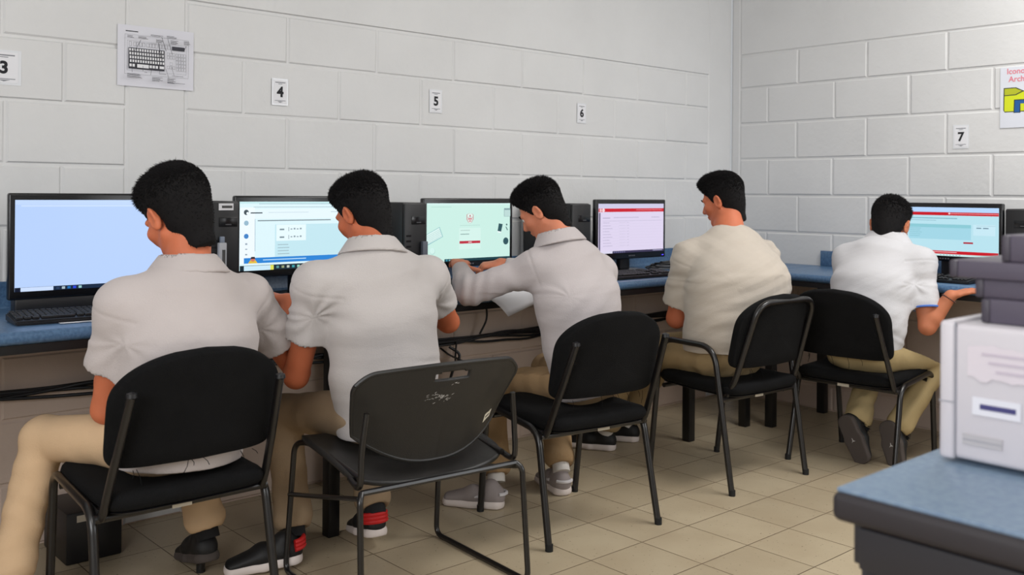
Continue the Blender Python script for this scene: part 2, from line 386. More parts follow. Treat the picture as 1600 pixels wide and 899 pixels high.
def ui_table():
    b = (224, 214, 240); g = E((176, 168, 196)); rd = E((204, 24, 44))
    I = [('r', 0, 0, 1, .09, E((208, 204, 232))), ('r', 0, .095, 1, .165, rd), ('c', .03, .13, .017, E((240, 200, 206))), ('c', .07, .13, .02, E((244, 214, 220))), ('r', .56, .12, .97, .13, E((240, 150, 160))),
         ('r', .06, .28, .17, .295, g), ('r', .22, .275, .6, .285, g), ('r', .8, .275, .93, .285, g), ('r', .06, .345, .97, .35, g)]
    for k in range(9): I += [('r', .06, .38+.058*k, .16+.02*(k % 3), .388+.058*k, g), ('r', .3, .38+.058*k, .4, .386+.058*k, E((200, 192, 216))), ('r', .42, .38+.058*k, .45, .386+.058*k, g), ('r', .03, .405+.058*k, .97, .407+.058*k, E((206, 198, 222)))]
    I += [('r', 0, .18, .02, .95, E((90, 84, 110))), ('r', .2, .955, 1, 1, E((60, 54, 84))), ('r', 0, .955, .2, 1, E((222, 218, 240)))]
    for k in range(6): I.append(('r', .22+.03*k, .965, .236+.03*k, .99, E((120, 120, 160))))
    I += [('r', .82, .968, .97, .98, E((190, 186, 220)))]
    return b, I
def ui_exam():
    b = (186, 228, 240); g = E((120, 168, 178)); rd = E((202, 24, 40))
    I = [('r', 0, 0, 1, .10, E((184, 216, 255))), ('r', 0, .095, 1, .1, E((150, 180, 210))), ('r', 0, .10, 1, .165, rd), ('r', .55, .12, 1, .133, E((240, 150, 160))), ('c', .545, .125, .009, E((250, 210, 214)))]
    I += [('r', .08, .215, .62, .235, E((130, 180, 196))), ('r', .08, .265, .42, .277, E((150, 192, 206))), ('r', .15, .35, .75, .66, E((164, 216, 232))), ('r', .15, .35, .75, .42, E((142, 204, 216))), ('r', .08, .36, .13, .5, E((150, 204, 218))), ('r', .77, .34, .97, .56, E((200, 234, 246)))]
    I += lines(.16, .44, .32, 5, .04, E((130, 188, 200)), .008, 4, .6)
    I += [('r', .80, .40, .845, .42, E((100, 130, 150))), ('r', .86, .40, .91, .42, E((100, 130, 150))), ('r', .8, .36, .97, .366, E((150, 186, 200))), ('r', .10, .70, .17, .715, E((90, 120, 130))), ('r', .68, .70, .77, .735, E((176, 50, 66)))]
    I += [('r', 0, .895, 1, .96, rd), ('r', .3, .915, .62, .93, E((240, 180, 186))), ('r', 0, .96, 1, 1, E((206, 236, 236))), ('r', .30, .972, .31, .988, g)]
    for k in range(7): I.append(('r', .46+.03*k, .974, .473+.03*k, .988, g))
    return b, I
def monitor(loc, rz, W, H, ui, label, bar=False, led=False, zb=None, chin=.024, side=.017):
    """loc: centre of bezel front, W x H outer"""
    root = empty('monitor', (loc[0], loc[1], ZT), rz, label, 'monitor', None)
    cz = loc[2]-ZT
    D = .045
    mb = MB()
    # bezel: front ring and tapered back
    top = .020; bot = chin
    sw, sh = W-2*side, H-top-bot; sz = cz+(bot-top)/2
    mb.box((0, .012, cz), (W, .024, H), GLOSSB, bev=.006, seg=3)
    mb.box((0, .032, cz), (W*.82, .03, H*.78), PLASTIC, bev=.012)
    mb.build('casing', root)
    if bar:
        q = MB(); q.box((0, .03, cz-H/2-.018), (W*.93, .05, .05), PLASTIC, bev=.006); q.build('speaker_bar', root)
    b, I = ui()
    q = MB(); q.box((0, -.0002, sz), (sw, .001, sh), emat(b)); 
    base = q
    t = MB(); rects_mesh(t, I, sw, sh)
    off = [(x, y, z+sz) for x, y, z in t.V]; base.add(off, [], GLOSSB)
    n0 = len(base.V)-len(off)
    for f, m in zip(t.F, t.M): base.F.append([i+n0 for i in f]); base.M.append(base.mi(t.mats[m]))
    base.build('screen', root, smooth=False)
    # small maker mark under the screen
    q = MB(); 
    for k in range(4): q.box((-.018+.012*k, -.0008, cz-H/2+chin*.5), (.007, .0008, .005), mat('grey_mark', (96, 98, 104), rough=.4))
    q.build('maker_mark', root, smooth=False)
    q = MB(); q.box((0, .055, (cz-H/2)/2+.03), (.07, .03, cz-H/2+.10), PLASTIC, bev=.008); q.build('stand_neck', root)
    q = MB(); q.lathe([(.001, 0), (.115, 0), (.118, .004), (.112, .011), (.06, .017), (.001, .018)], GLOSSB, (0, .05, 0), 36)
    o = q.build('stand_base', root)
    o.scale = (1.05, .75, 1); o.location = (0, .012, 0)
    if led:
        q = MB(); q.box((W/2-.022, -.001, cz-H/2+.011), (.008, .002, .004), mat('led_blue', (70, 60, 255), emit=3)); q.build('power_light', root)
    return root
monitor((-3.552, -.25, .9600), 0, .56, .31, ui_blank, 'leftmost monitor showing an empty pale blue page, above a speaker bar', bar=True)
monitor((-2.872, -.25, .9710), 0, .535, .278, ui_quiz, 'monitor with a quiz page, green button and blue banner, under wall number 4')
monitor((-2.125, -.25, .9655), 0, .467, .276, ui_login, 'monitor with mint green login page and red shield, behind typing hands')
monitor((-1.135, -.25, .9600), 0, .497, .280, ui_table, 'monitor with lilac list page and red header, near the room corner', led=True, chin=.03)
monitor((-.25, -1.333, .9660), -PI/2, .503, .262, ui_exam, 'monitor with pale cyan page between two red bars, against the right wall')

# ------------------------------------------------------------------ keyboards, towers, small desk things
def keyboard_proto(loc, rz, label):
    root = empty('keyboard', (loc[0], loc[1], ZT+.0005), rz, label, 'keyboard', 'black keyboards on the worktops')
    q = MB()
    W, Dp = .40, .132
    V = [(-W/2, -Dp/2, 0), (W/2, -Dp/2, 0), (W/2, Dp/2, 0), (-W/2, Dp/2, 0), (-W/2, -Dp/2, .012), (W/2, -Dp/2, .012), (W/2, Dp/2, .024), (-W/2, Dp/2, .024)]
    bm = bmesh.new(); vs_ = [bm.verts.new(v) for v in V]
    for f in [(3, 2, 1, 0), (4, 5, 6, 7), (0, 1, 5, 4), (1, 2, 6, 5), (2, 3, 7, 6), (3, 0, 4, 7)]: bm.faces.new([vs_[i] for i in f])
    bmesh.ops.bevel(bm, geom=bm.edges[:], offset=.004, segments=2, affect='EDGES')
    q.bm(bm, PLASTIC); q.build('case', root)
    q = MB(); km = mat('key_plastic', (30, 30, 33), rough=.38)
    def key(x, y, w):
        z = .012+(y+Dp/2)/Dp*.012
        q.box((x, y, z+.003), (w-.0025, .0135, .007), km, bev=.0015, seg=1)
    for r in range(6):
        y = Dp/2-.016-r*.0172-(.004 if r else 0)
        if r == 5:
            xs = [(-.187, .02), (-.166, .02), (-.145, .02), (-.088, .09), (-.03, .02), (-.009, .02), (.012, .02), (.033, .02)]
        else: xs = [(-.187+.0159*k, .0159) for k in range(15)]
        for x, w_ in xs: key(x, y, w_)
        for k in range(3):
            if r in (3,) : continue
            if r == 4 and k != 1: continue
            key(.066+.0159*k, y, .0159)
        if r: 
            for k in range(4): key(.128+.0159*k, y, .0159)
    q.build('keycaps', root)
    return root
def copy_tree(o, parent=None):
    c = o.copy(); COL.objects.link(c)
    if parent: c.parent = parent
    for ch in o.children: copy_tree(ch, c)
    return c
kb = keyboard_proto((-3.662, -.405, 0), math.radians(-3), 'black keyboard at the left end, in front of the pale blue screen')
for (x, y, rz, lab) in [(-2.93, -.43, 0, 'black keyboard in front of the quiz page monitor, mostly behind shoulders'),
                        (-2.27, -.43, 0, 'black keyboard under the typing hands of the long-sleeved student'),
                        (-1.335, -.45, math.radians(-1), 'black keyboard with cable heap behind it, in front of the lilac screen'),
                        (-.42, -1.34, -PI/2, 'black keyboard on the right wall worktop, below the cyan screen')]:
    c = copy_tree(kb); c.location = (x, y, ZT+.0005); c.rotation_euler = (0, 0, rz); c['label'] = lab
def tower(x, y, rz, label, W=.105, H=.335, Dp=.30, style=0):
    root = empty('computer_tower', (x, y, ZT+.0005), rz, label, 'computer', 'black computer towers')
    q = MB(); q.box((0, Dp/2, H/2), (W, Dp, H), TOWER, bev=.004); q.build('case', root)
    q = MB(); q.box((0, -.006, H/2), (W*.96, .012, H*.98), PLASTIC, bev=.004)
    for k in range(8): q.box((-W*.30, -.0125, H*.2+k*.02), (W*.2, .002, .007), GLOSSB)
    q.build('front_panel', root)
    q = MB(); q.box((W*.12, -.0125, H*.80), (W*.6, .003, .03), GLOSSB, bev=.001); q.box((W*.12, -.0145, H*.80-.008), (.02, .002, .004), mat('grey_mark2', (70, 70, 74))); q.build('disc_drive', root)
    if style in (1, 2):
        q = MB(); q.lathe([(.001, 0), (.009, 0), (.009, .003), (.006, .004), (.001, .004)], mat('silver_button', (200, 200, 200), rough=.2, metal=.9), (0, 0, 0), 20, Matrix.Rotation(PI/2, 4, 'X'))
        o = q.build('power_button', root, loc=(-.002, -.012, H*.36))
    if style == 1:
        q = MB(); q.box((.035, -.02, .13), (.024, .016, .11), mat('grey_metal_box', (92, 98, 110), rough=.5), bev=.003); q.build('wireless_adapter', root)
    if style == 0:
        q = MB(); q.box((.005, -.0135, H-.018), (.05, .001, .022), WHITEP); q.box((.008, -.0143, H-.018), (.035, .0006, .008), mat('grey_print', (70, 70, 70))); q.build('sticker', root)
        q = MB(); q.box((-.012, -.022, .16), (.026, .018, .085), mat('pale_grey_plastic', (176, 178, 184), rough=.5), bev=.003); q.box((-.010, -.0315, .155), (.010, .001, .05), MATS['grey_print']); q.box((-.012, -.022, .212), (.014, .012, .02), mat('pale_blue_plastic', (130, 140, 156), rough=.5), bev=.002); q.build('wireless_adapter', root)
    return root
tower(-3.222, -.335, 0, 'black computer tower with sticker and pale adapter, left of the quiz monitor', style=0)
tower(-2.465, -.335, 0, 'black computer tower with silver button, between quiz and login monitors', style=1, H=.33)
tower(-1.575, -.335, 0, 'black computer tower left of the lilac list monitor', W=.12, H=.325, style=2)
tower(-.30, -1.675, -PI/2, 'black computer tower right of the cyan screen, at the picture edge', W=.12, H=.318, style=2)

def desk_bits():
    # torn paper strip
    q = MB(); r = random.Random(3); n = 16
    a = Vector((-3.76, -.482, ZT+.002)); b = Vector((-3.56, -.492, ZT+.002))
    top = []; bot = []
    for i in range(n+1):
        p = a.lerp(b, i/n); top.append(p+Vector((0, .010, 0))); bot.append(p+Vector((0, -r.uniform(.001, .010), .0)))
    V = [t for t in top]+[t for t in bot]+[t+Vector((0, 0, .0008)) for t in top]+[t+Vector((0, 0, .0008)) for t in bot]
    F = []
    m = n+1
    for i in range(n): F += [[2*m+i, 3*m+i, 3*m+i+1, 2*m+i+1], [i+1, m+i+1, m+i, i], [m+i, m+i+1, 3*m+i+1, 3*m+i], [i+1, i, 2*m+i, 2*m+i+1]]
    q.add(V, F, WHITEP); tag(q.build('paper_strip', smooth=False), 'torn white paper strip lying in front of the leftmost keyboard', 'paper')
    # sheet hanging over the edge
    q = MB(); nu, nv = 8, 14; V = []; F = []
    A0, A1 = Vector((-2.30, -.44, ZT+.0012)), Vector((-2.02, -.46, ZT+.0012))
    E0, E1 = Vector((-2.36, -.578, ZT+.0015)), Vector((-2.06, -.578, ZT+.0015))
    L0, L1 = Vector((-2.245, -.625, ZT-.085)), Vector((-2.03, -.600, ZT-.035))
    for j in range(nv+1):
        t = j/nv
        for i in range(nu+1):
            s = i/nu
            if t < .55: p = A0.lerp(A1, s).lerp(E0.lerp(E1, s), t/.55)
            else: 
                k = (t-.55)/.45; p = E0.lerp(E1, s).lerp(L0.lerp(L1, s), k); p = p+Vector((0, -.016*math.sin(PI*k)*.8, .012*math.sin(PI*k)))
            V.append(p)
    k = nu+1
    for j in range(nv):
        for i in range(nu): F.append([j*k+i, (j+1)*k+i, (j+1)*k+i+1, j*k+i+1])
    q.add(V, F, WHITEP); o = q.build('paper_sheet'); md = o.modifiers.new('s', 'SOLIDIFY'); md.thickness = .0008; md.offset = 1
    tag(o, 'white printed sheet drooping over the worktop edge under the long sleeve', 'paper')
    # cable heap by the lilac monitor
    r = random.Random(5)
    q = MB()
    pts = []
    for i in range(26):
        a = i*1.25; pts.append(Vector((-.98+.10*math.cos(a)*r.uniform(.5, 1)+.006*i, -.25+.05*math.sin(a)*r.uniform(.5, 1), ZT+.008+.0012*i+r.uniform(0, .006))))
    q.tube(catmull(pts, 5), .0035, PLASTIC, 8)
    pts = [Vector((-.90+.10*math.cos(i*1.7)*r.uniform(.4, 1), -.28+.045*math.sin(i*1.7), ZT+.008+.0015*i)) for i in range(14)]
    q.tube(catmull(pts, 5), .0035, mat('cable_grey', (52, 54, 58), rough=.4), 8)
    tag(q.build('cable_heap'), 'loose heap of black cables on the worktop below the lilac screen', 'cable')
    # bundle along the back wall
    q = MB(); r = random.Random(9)
    for k in range(6):
        pts = []
        for i in range(40):
            x = -5.2+i*(5.0/39); sag = .012*math.sin(i*.9+k)+r.uniform(-.004, .004)
            pts.append((x, -.022-.010*(k % 3)+r.uniform(-.003, .003), .502-.009*(k//2)-.006*(k % 2)+sag*(.3 if k < 2 else 1)))
        q.tube(catmull(pts, 3), .0055, PLASTIC, 7)
    tag(q.build('cable_bundle'), 'bundle of black cables strung along the back wall below the worktop', 'cable')
    q = MB()
    q.tube(catmull([(-1.93, -.05, ZT-.04), (-1.885, -.06, .66), (-1.87, -.06, .58), (-1.90, -.05, .51)], 8), .0045, PLASTIC, 8)
    tag(q.build('power_cable'), 'thin black cable hanging below the drooping paper sheet', 'cable')
    q = MB()
    q.tube(catmull([(-2.06, -.04, .47), (-2.02, -.06, .43), (-2.06, -.06, .36), (-2.09, -.06, .25), (-2.10, -.06, .03)], 8), .006, PLASTIC, 8)
    q.tube(catmull([(-2.11, -.04, .47), (-2.08, -.07, .44), (-2.00, -.07, .40), (-1.995, -.06, .37), (-2.04, -.06, .40), (-2.03, -.05, .49)], 8), .004, PLASTIC, 8)
    tag(q.build('power_cable'), 'black cables looping down to the floor beside the plastic-backed chair', 'cable')
    # box on the floor under the first chair
    root = empty('battery_box', (-3.585, -.14, 0), 0, 'black battery box with white sticker on the floor below the leftmost chair', 'box')
    q = MB(); q.box((0, 0, .078), (.165, .22, .155), PLASTIC, bev=.006); q.build('case', root)
    q = MB(); q.box((-.02, -.1105, .135), (.065, .001, .020), mat('old_sticker', (196, 188, 172), rough=.7)); q.build('sticker', root)
    for x in (-.06, .06):
        for y in (-.08, .08): q = MB(); q.box((x, y, .002), (.03, .03, .006), PLASTIC); q.build('foot', root)
desk_bits()

# ------------------------------------------------------------------ signs on the walls
def sheet(name, label, cat, loc, rz, W, H, items, texts=(), paper=WHITEP, group=None, tilt=0, sleeve=True, curl=0):
    """flat sheet facing local -y"""
    root = empty(name, loc, rz, label, cat, group); root.rotation_euler = (0, tilt, rz)
    q = MB()
    if sleeve: q.box((0, .0008, 0), (W*1.22, .0006, H*1.14), mat('clear_sleeve', (222, 224, 228), rough=.15), bev=0)
    q.build('plastic_sleeve', root, smooth=False) if sleeve else None
    q = MB(); q.box((0, 0, 0), (W, .0008, H), paper)
    q.build('sheet', root, smooth=False)
    t = MB(); rects_mesh(t, items, W, H, .0005)
    for (txt, size, cx, cy, bold, sx, m) in texts:
        V, F = text_geo(txt, size, bold, sx)
        t.add([((cx-.5)*W+x, -.0012, (.5-cy)*H+y) for x, y in V], F, m)
    if t.V: t.build('print', root, smooth=False)
    return root
INK = mat('ink', (28, 28, 34), rough=.8); INKG = mat('ink_grey', (130, 132, 138), rough=.8)
def num_items():
    return [('r', .12, .08, .88, .12, INKG), ('r', .35, .15, .65, .175, INKG), ('r', .1, .86, .9, .885, INKG), ('p', [(.28, .905), (.72, .905), (.5, .96)], INKG)]
for n, x, z, W, H, lb in [('3', -3.787, 1.503, .082, .095, 'white card reading 3 at the left edge, beside the keyboard diagram'), ('4', -2.844, 1.498, .055, .088, 'white card reading 4 on the wall above the quiz page monitor'),
                      ('5', -2.114, 1.514, .055, .086, 'white card reading 5 on the wall above the mint green login screen'), ('6', -1.227, 1.517, .050, .084, 'white card reading 6 on the back wall above the lilac screen')]:
    sheet('number_card', lb, 'sign', (x, -.0035, z), 0, W, H, num_items(), [(n, .052,   .5, .52, .0020, 1, INK)], group=None)
sheet('number_card', 'white card reading 7 on the right wall, left of the folder poster', 'sign', (-.0035, -1.296, 1.408), -PI/2, .060, .098, num_items(), [('7', .058, .5, .52, .0020, 1, INK)])
def kb_poster():
    r = random.Random(2); I = [('r', .10, .09, .26, .105, INK)]
    g = INKG; k = mat('ink_dark', (60, 60, 68), rough=.8)
    def frame(x0, y0, x1, y1, w=.003, m=k): return [('r', x0, y0, x1, y0+w, m), ('r', x0, y1-w, x1, y1, m), ('r', x0, y0, x0+w*.7, y1, m), ('r', x1-w*.7, y0, x1, y1, m)]
    I += frame(.09, .15, .93, .80, .004, g)+frame(.12, .25, .90, .74, .003, g)
    I += frame(.145, .265, .175, .34)
    for b in range(3):
        for c in range(4): I += frame(.20+b*.165+c*.037, .27, .235+b*.165+c*.037, .335)
    I += [('r', .70, .28, .87, .345, k)]
    I += [('r', .135, .365, .60, .71, k)]
    for row in range(4):
        for c in range(14): I += [('r', .142+c*.0325+.002*row, .378+row*.062, .163+c*.0325+.002*row, .42+row*.062, WHITEP)]
    I += [('r', .142, .635, .17, .68, WHITEP), ('r', .18, .635, .21, .68, WHITEP), ('r', .24, .632, .39, .69, WHITEP), ('r', .40, .635, .43, .68, WHITEP), ('r', .44, .635, .47, .68, WHITEP), ('r', .48, .635, .51, .68, WHITEP), ('r', .53, .635, .59, .68, WHITEP)]
    for row in range(5):
        for c in range(4): I += frame(.745+c*.034, .40+row*.06, .776+c*.034, .452+row*.06)
    for row in range(2):
        for c in range(3): I += frame(.62+c*.036, .40+row*.055, .652+c*.036, .447+row*.055)
    I += frame(.656, .56, .69, .61)
    for c in range(3): I += frame(.62+c*.036, .62, .652+c*.036, .67)
    for x, y, n, w_ in [(.10, .18, 3, .10), (.24, .18, 3, .13), (.47, .20, 4, .11), (.40, .13, 2, .17), (.61, .12, 3, .15), (.66, .19, 5, .13), (.84, .18, 5, .09)]:
        I += lines(x, y, x+w_, n, .014, k, .006, r.randint(0, 99), .6)
    for x, y, n, w_ in [(.10, .80, 5, .23), (.32, .76, 1, .06), (.42, .83, 5, .15), (.51, .765, 1, .11), (.62, .83, 6, .12), (.68, .78, 1, .22), (.62, .90, 1, .25)]:
        I += lines(x, y, x+w_, n, .015, k, .006, r.randint(0, 99), .6)
    def ln(x0, y0, x1, y1, w=.003):
        return ('p', [(x0-w, y0), (x0+w, y0), (x1+w, y1), (x1-w, y1)], k)
    I += [ln(.27, .24, .19, .43), ln(.50, .26, .53, .5, .005), ln(.54, .15, .60, .38), ln(.62, .17, .68, .42), ln(.87, .26, .84, .34), ln(.16, .69, .16, .78, .002), ln(.30, .66, .30, .75, .002), ln(.41, .70, .40, .80, .002), ln(.53, .69, .51, .76, .002), ln(.60, .68, .64, .84, .002), ln(.67, .63, .71, .78, .002)]
    return I
sheet('keyboard_poster', 'white printed sheet with a labelled keyboard diagram on the back wall', 'poster', (-3.312, -.004, 1.578), 0, .262, .205, kb_poster(), paper=mat('poster_paper', (214, 214, 222), rough=.7), sleeve=False, tilt=0.0)
yel = mat('folder_yellow', (206, 216, 24), rough=.6); yel2 = mat('folder_olive', (176, 182, 30), rough=.6); blu = mat('folder_blue', (20, 84, 150), rough=.6); outl = mat('folder_outline', (44, 54, 40), rough=.7); pink = mat('pink_ink', (220, 120, 136), rough=.7)
fi = [('p', [(.075, .34), (.34, .34), (.50, .40), (.9, .40), (.9, .745), (.10, .745), (.07, .71)], outl),
      ('p', [(.095, .355), (.33, .355), (.47, .405), (.33, .455), (.095, .46)], yel2),
      ('p', [(.095, .475), (.34, .47), (.5, .415), (.885, .415), (.885, .73), (.10, .73), (.09, .71)], yel),
      ('p', [(.30, .54), (.72, .54), (.72, .76), (.60, .76), (.60, .60), (.44, .60), (.44, .76), (.29, .76)], outl),
      ('p', [(.32, .555), (.70, .555), (.70, .61), (.32, .61)], blu), ('p', [(.32, .60), (.425, .60), (.42, .75), (.31, .75)], blu), ('p', [(.615, .60), (.70, .60), (.70, .75), (.61, .75)], blu)]
sheet('folder_poster', 'poster with pink lettering and yellow folder picture on the right wall', 'poster', (-.004, -1.5725, 1.578), -PI/2, .20, .275, fi, [('Iconos', .036, .37, .075, .0006, .95, pink), ('Archivos', .036, .49, .205, .0006, .95, pink)], paper=mat('poster_paper2', (214, 217, 226), rough=.7), sleeve=False)

# ------------------------------------------------------------------ chairs
def rounded_pad(outline, thick, curve, m, bulge=.012, nseg=3):
    """outline: list of (u,v) ccw in plane; curve(u,v)->(x,y,z) base point + normal; returns MB with pad"""
    rings = []
    c = (sum(p[0] for p in outline)/len(outline), sum(p[1] for p in outline)/len(outline))
    def ring(s, d): return [(curve(c[0]+(u-c[0])*s, c[1]+(v-c[1])*s), d) for u, v in outline]
    T = thick
    prof = [(.0, T+bulge), (.3, T+bulge*.95), (.6, T+bulge*.75), (.85, T+bulge*.35), (.95, T*.92), (.985, T*.72), (1.0, T*.45), (.99, T*.18), (.96, .0), (.6, -.0), (.0, -.0)]
    V = []; F = []; n = len(outline)
    for s, d in prof:
        for (p, nn), dd in ring(max(s, .002), d): V.append(Vector(p)+Vector(nn)*dd)
    for i in range(len(prof)-1):
        for k in range(n): F.append([i*n+k, i*n+(k+1) % n, (i+1)*n+(k+1) % n, (i+1)*n+k])
    q = MB(); q.add(V, F, m); return q
def superell(w0, w1, h, n=48, e=4, arch=0):
    """rounded outline, half-width w0 at bottom to w1 at top, height h (0..h)"""
    P = []
    for k in range(n):
        a = 2*PI*k/n; cx, sy = math.cos(a), math.sin(a)
        ee = e if sy > 0 else e*1.9; x = abs(cx)**(2/ee)*(1 if cx > 0 else -1); y = abs(sy)**(2/ee)*(1 if sy > 0 else -1)
        v = (y+1)/2; wv = w0+(w1-w0)*v
        u = x*wv; vv = v*h
        if y > 0: vv -= arch*(abs(x)**2.2)*v
        P.append((u, vv))
    return P
def tip(q, p, m=None): q.lathe([(.001, 0), (.0125, 0), (.0125, .022), (.001, .022)], mat('rubber', (16, 16, 16), rough=.8), p, 12)
def iso_chair(loc, rz, label, arms=False, seed=0, drop=False):
    root = empty('office_chair', (loc[0], loc[1], 0), rz, label, 'chair')
    R = .0115
    r = random.Random(seed)
    # seat
    def sc(u, v):
        x, y = u, v; z = .372-.018*math.exp(-((y-.13)/.14)**2)*(1-(u/.3)**2)-.10*max(0, (y-.38))
        return (x, y, z), (0, 0, 1)
    so = [(u, v+.005) for u, v in superell(.205, .215, .43, 56, 5)]
    rounded_pad(so, .042, sc, FAB, .008).build('seat', root)
    q = rounded_pad([(u*.95, .01+v*.95) for u, v in so], .006, lambda u, v: ((u, v, sc(u, v)[0][2]-.008), (0, 0, 1)), PLASTIC, .001); q.build('seat_pan', root)
    # side leg frames
    for s in (-1, 1):
        q = MB()
        if not arms:
            pts = [(s*.230, 0, 0), (s*.222, .075, .362), (s*.214, .395, .388), (s*.210, .44, 0)]
            q.tube(bez(pts, .055, 8), R, FRAMEM, 12)
        else:
            pts = [(s*.230, 0, 0), (s*.232, .09, .545), (s*.218, .375, .545), (s*.210, .44, 0)]
            q.tube(bez(pts, .075, 8), R, FRAMEM, 12)
        tip(q, (pts[0][0], pts[0][1], 0)); tip(q, (pts[-1][0], pts[-1][1], 0))
        q.build('leg_frame', root)
    q = MB(); xb = .222
    q.tube([(-xb, .062, .345), (xb, .062, .345)], R*.9, FRAMEM, 12); q.build('rear_crossbar', root)
    q = MB(); q.tube([(-.206, .37, .352), (.206, .37, .352)], R*.8, FRAMEM, 12); q.build('front_crossbar', root)
    # back supports
    if not arms:
        for s in (-1, 1):
            q = MB(); q.tube(catmull([(s*.205, .13, .352), (s*.205, .085, .348), (s*.206, .05, .36), (s*.200, .0, .47), (s*.187, -.075, .655)], 7), .0135, FRAMEM, 12, flat=.7)
            q.lathe([(.001, 0), (.013, 0), (.012, .01), (.001, .014)], PLASTIC, (s*.187, -.0755, .652), 14); q.build('back_support', root)
    else:
        q = MB(); q.tube(bez([(-.185, .085, .335), (-.19, .03, .40), (-.172, -.075, .722), (.172, -.075, .722), (.19, .03, .40), (.185, .085, .335)], .07, 8), .0115, FRAMEM, 12)
        q.build('back_frame', root)
    # backrest pad
    def bc(u, v):
        z = .463+v; y = -.006-.30*(v)*.86+.10*(u/.225)**2*.42; 
        n = Vector((-.38*u/.225*.9, 1, .30)).normalized()
        return (u, y, z), n
    bo = superell(.216, .222, .280, 96, 5.2, arch=.060)
    q = rounded_pad(bo, .034, bc, FAB, .006); o = q.build('backrest', root)
    q = rounded_pad([(u*.985, .003+v*.975) for u, v in bo], .010, lambda u, v: ((bc(u, v)[0][0], bc(u, v)[0][1]-.009, bc(u, v)[0][2]), bc(u, v)[1]), FAB, .0); q.build('back_cover', root)
    # sticker on the crossbar
    q = MB(); q.box((-.02+.05*r.random(), .0495, .346), (.05, .002, .018), mat('old_sticker', (196, 188, 172), rough=.7)); q.build('sticker', root)
    # frayed threads below the backrest
    q = MB()
    for k in range(7):
        x = r.uniform(-.16, .16); p = Vector((x, -.012, .468)); d = Vector((r.uniform(-.015, .015), r.uniform(-.01, .0), -r.uniform(.012, .045)))
        q.tube([p, p+d*.5+Vector((.003, 0, 0)), p+d], .0009, FAB, 4)
    tag(q.build('loose_threads', root), kind='stuff')
    return root
iso_chair((-3.590, -.985), math.radians(0), 'black fabric chair nearest the left edge, holding the leftmost student', seed=1)
iso_chair((-2.255, -1.127), math.radians(-7.9), 'black fabric chair under the long-sleeved student in the middle', seed=2)
iso_chair((-1.346, -1.153), math.radians(-3.6), 'black chair with looped armrests under the broad student in cream shirt', arms=True, seed=3)
iso_chair((-.962, -1.225), math.radians(-87.5), 'black fabric chair facing the right wall, behind the table printer', seed=4)

